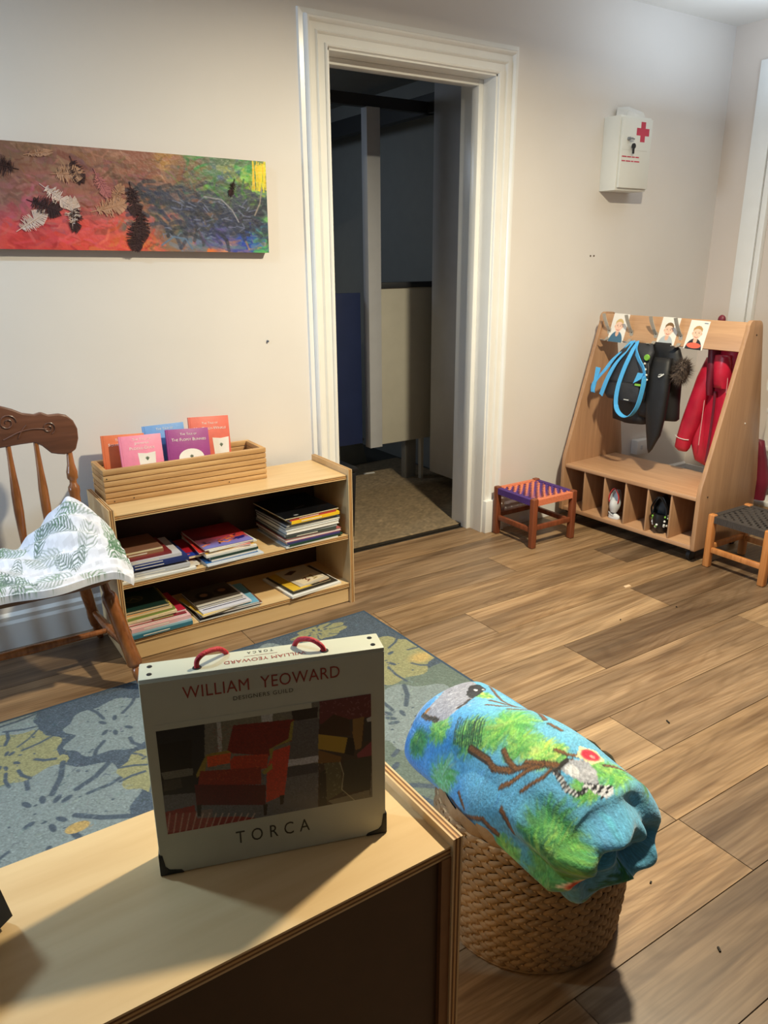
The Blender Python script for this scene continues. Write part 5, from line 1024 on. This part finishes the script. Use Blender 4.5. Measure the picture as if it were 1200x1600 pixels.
# two ring-tailed lemurs and flowers of the print
blob([(663, 1115), (680, 1085), (705, 1062), (735, 1066), (752, 1075), (738, 1090), (722, 1105), (700, 1125), (690, 1128)], (146, 148, 162))
for i in range(60): x, y = R.uniform(672, 735), R.uniform(1070, 1118); X, Y = BP(x, y); cv.ell(X, Y, R.uniform(2, 7), R.uniform(1.5, 4), [(200, 202, 210), (110, 112, 126), (176, 178, 190)][i % 3], rot=R.uniform(0, 3), alpha=.5 if abs((y - 1118) + (x - 672) * .75) < 30 else .0)
blob([(728, 1085), (738, 1074), (752, 1073), (765, 1079), (752, 1084), (738, 1090)], (26, 26, 32)); X, Y = BP(748, 1079); cv.ell(X, Y, 6, 3, (236, 236, 240)); X, Y = BP(760, 1079); cv.ell(X, Y, 3, 2, (236, 236, 240)); branch([(658, 1114), (672, 1122), (688, 1126)], 7, (30, 30, 34)); branch([(714, 1108), (724, 1100), (732, 1092)], 6, (30, 30, 36)); X, Y = BP(666, 1110); cv.ell(X, Y, 9, 6, (160, 110, 60))
blob([(880, 1196), (902, 1178), (925, 1180), (938, 1192), (936, 1212), (926, 1226), (905, 1222), (890, 1206)], (164, 166, 174)); blob([(884, 1196), (904, 1182), (914, 1190), (908, 1208), (894, 1206)], (214, 214, 216)); X, Y = BP(925, 1200); cv.ell(X, Y, 14, 12, (190, 190, 196), alpha=.7)
blob([(905, 1222), (930, 1224), (928, 1232), (908, 1232)], (60, 60, 66))
tail = [BP(*p_) for p_ in ((870, 1202), (874, 1218), (880, 1236), (892, 1246), (902, 1242), (905, 1230))]; cv.line(tail, 8, (206, 206, 208)); tp_ = [Vector((a, b)) for a, b in tail]
for i in range(14):
    t = i / 14 * (len(tp_) - 1); k = int(t); q0 = tp_[k].lerp(tp_[k + 1], t - k); d = (tp_[k + 1] - tp_[k]).normalized(); nrm_ = Vector((-d.y, d.x)); cv.line([q0 - nrm_ * 3.4, q0 + nrm_ * 3.4], 3.4, (24, 24, 30))
tail2 = [BP(*p_) for p_ in ((872, 1200), (884, 1188), (898, 1178))]; cv.line(tail2, 9, (40, 36, 36))
blob([(908, 1230), (928, 1228), (946, 1236), (940, 1256), (930, 1264), (915, 1248)], (222, 222, 226))
for x, y, r in ((917, 1235, 8), (928, 1236, 8), (921, 1246, 6), (938, 1240, 7), (932, 1252, 6), (926, 1262, 5)): X, Y = BP(x, y); cv.ell(X, Y, r * .6, r * .55, (24, 24, 30))
def flower(px, py, r, c1=(206, 30, 60)):
    X, Y = BP(px, py); cv.poly([(X + r * (1.15 if i % 2 else .85) * math.cos(i * PI / 5), Y + r * .7 * (1.15 if i % 2 else .85) * math.sin(i * PI / 5)) for i in range(10)], (246, 226, 170)); cv.ell(X, Y, r * .68, r * .5, c1, soft=.3); cv.ell(X + r * .2, Y, r * .2, r * .14, (246, 150, 140), soft=.5)
flower(930, 1176, 24); flower(1022, 1262, 22); flower(905, 1362, 18, (226, 80, 50))
for i in range(30):                                  # the side away from the doorway: same motifs, loosely
    X, Y = R.uniform(0, 700), R.uniform(285, 500); tx = [LG, MG, DG][i % 3]
    for k in range(26): a = R.uniform(0, 6.28); cv.line([(X, Y), (X + 34 * math.cos(a), Y + 24 * math.sin(a))], 3, tuple(v + R.uniform(-16, 16) for v in tx), .7, taper=True)
cv.mottle(.05, 1); cv.mottle(.04, 2)
AX = spline([(.975, 1.205, .357), (.98, 1.10, .366), (.99, 1.0, .368), (1.005, .90, .360), (1.026, .785, .338)], 20)
AXn = np.array([tuple(p_) for p_ in AX])
def roll(u, v):
    th = math.radians(45) + 2 * PI * v                # 45 deg = up right, going over the top to the left and round
    cap0, cap1 = .06, .86                             # far closing, near gathered end
    t = np.clip((u - cap0) / (cap1 - cap0), 0, 1)
    i = t * (len(AXn) - 1); k = np.clip(i.astype(int), 0, len(AXn) - 2); f = (i - k)[..., None]; C0 = AXn[k] * (1 - f) + AXn[k + 1] * f
    r0 = np.sqrt(np.clip(1 - ((cap0 - u) / cap0) ** 2, 0, 1)); e0 = np.where(u < cap0, r0, 1.0)
    w1 = np.clip((u - cap1) / (1 - cap1), 0, 1); e1 = np.where(u > cap1, 1 - w1 ** 1.1, 1.0); e = np.minimum(e0, e1)
    rx = .130 + .010 * np.sin(2.2 * t + .3) - .012 * (1 - t) ** 3; rz = .108 + .006 * np.sin(3 * t)
    rx = rx * (1 + .34 * np.clip(-np.cos(th), 0, 1) * np.clip(.35 - np.sin(th), 0, 1))
    fold = .016 * np.exp(-((t - .93) / .16) ** 2) * (np.sin(9 * th + 1.0) + .7 * np.sin(5 * th)) * np.clip(-np.cos(th - 1.2) + .5, 0, 1.4) + .006 * np.sin(3 * th + 5 * t) + .004 * np.sin(11 * t + 2 * th)
    fold = fold * np.clip(e * 1.4, 0, 1)
    x = C0[..., 0] + (rx + fold) * e * np.cos(th); z = C0[..., 2] + (rz + fold) * e * np.sin(th) * np.where(np.sin(th) < 0, .92, 1.0)
    y = C0[..., 1] + np.where(u < cap0, .05 * (1 - np.sqrt(np.clip(1 - (1 - u / cap0) ** 2, 0, 1)) * 0 - u / cap0) , 0)
    env = np.sin(PI * np.clip(w1, 0, 1)) ** .8; swirl = np.sin(2 * th + 8 * w1) + .5 * np.sin(5 * th - 4 * w1)
    y = y - np.where(u > cap1, .055 * np.sin(PI / 2 * np.clip(w1 * 1.6, 0, 1)) - .035 * w1 ** 2 + .019 * swirl * env, 0)
    x = x + np.where(u > cap1, .010 * env * np.sin(4 * th + 5 * w1), 0)
    z = z - .014 * w1 * np.sin(3 * th) * e - np.where(t > .75, .02 * (t - .75) / .25, 0)
    x = x - .05 * np.clip(-np.sin(th), 0, 1) * np.clip(-np.cos(th) + .2, 0, 1) * 0
    return x, y, z
grid('fleece_blanket', 210, 230, roll, cv, printmat('fleece_pile', 0.9, 0.5, 180, sheen=.35, weave=.10), wrap=True)
tag(bpy.data.objects['fleece_blanket'], 'rolled blue fleece blanket with jungle and lemur print on top of the basket', 'blanket')

# ================================================================ WHITE RACK BY THE RIGHT WALL
WR = thing('white_shelving', 'white open shelving with boxes partly hidden behind the coat rack', 'shelves', (3.85, 1.74, 0))
M_wm = mat('white_metal', (222, 222, 218), 0.4)
for x in (0, .36):
    for y in (0, .46): MB().box(x, x + .025, y, y + .025, 0, 1.25).build('post', M_wm, WR, bevel=0.003)
for z in (.12, .42, .62, .92): MB().box(-.005, .39, -.005, .49, z, z + .025).build('shelf', M_wm, WR, bevel=0.003)
M_gb = mat('grey_storage_box', (120, 122, 124), .7, .05)
def bxx(lab, x0, x1, y0, y1, z, h, m, cat='box', nm='storage_box'):
    t = thing(nm, lab, cat, (3.85 + x0, 1.74 + y0, z)); MB().box(0, x1 - x0, 0, y1 - y0, 0, h).build('body', m, t, bevel=0.008); MB().box(-.004, x1 - x0 + .004, -.004, y1 - y0 + .004, h + .0003, h + .02).build('lid', m, t, bevel=0.004); return t
bxx('grey storage box on the top shelf of the white shelving', .03, .33, .03, .42, .9455, .14, M_gb)
bxx('black storage box on the third shelf of the white shelving', .03, .33, .03, .42, .6455, .12, M_blk)
bxx('pale blue storage box on the second shelf of the white shelving', .03, .33, .03, .42, .4455, .11, mat('pale_blue_box', (176, 196, 214), .6))
cb = MB().tube(spline([(3.84, 2.215, .96), (3.835, 2.22, .88), (3.83, 2.235, .78), (3.828, 2.225, .74), (3.835, 2.20, .80), (3.842, 2.19, .90)], 6), .006, 6).build('white_cable', M_wm, smooth=True); tag(cb, 'white cable looped over the edge of the white shelving', 'cable')

# small marks on the wall
mk = MB().turned((1.356, 2.9705, 1.08), (1.356, 2.962, 1.08), [(0, .005), (1, .004)], 8).build('wall_nail', mat('blue_grey_plug', (84, 92, 110), .5)); tag(mk, 'small blue grey wall plug below the painting', 'plug')
for dx in (-.012, .014):
    mk = MB().turned((3.253 + dx, 2.9705, 1.409), (3.253 + dx, 2.968, 1.409), [(0, .005), (1, .0045)], 8).build('screw_hole', mat('dark_hole', (90, 70, 56), .8)); tag(mk, 'dark screw hole in the wall below the first aid cabinet', 'screw hole', 'pair of screw holes')
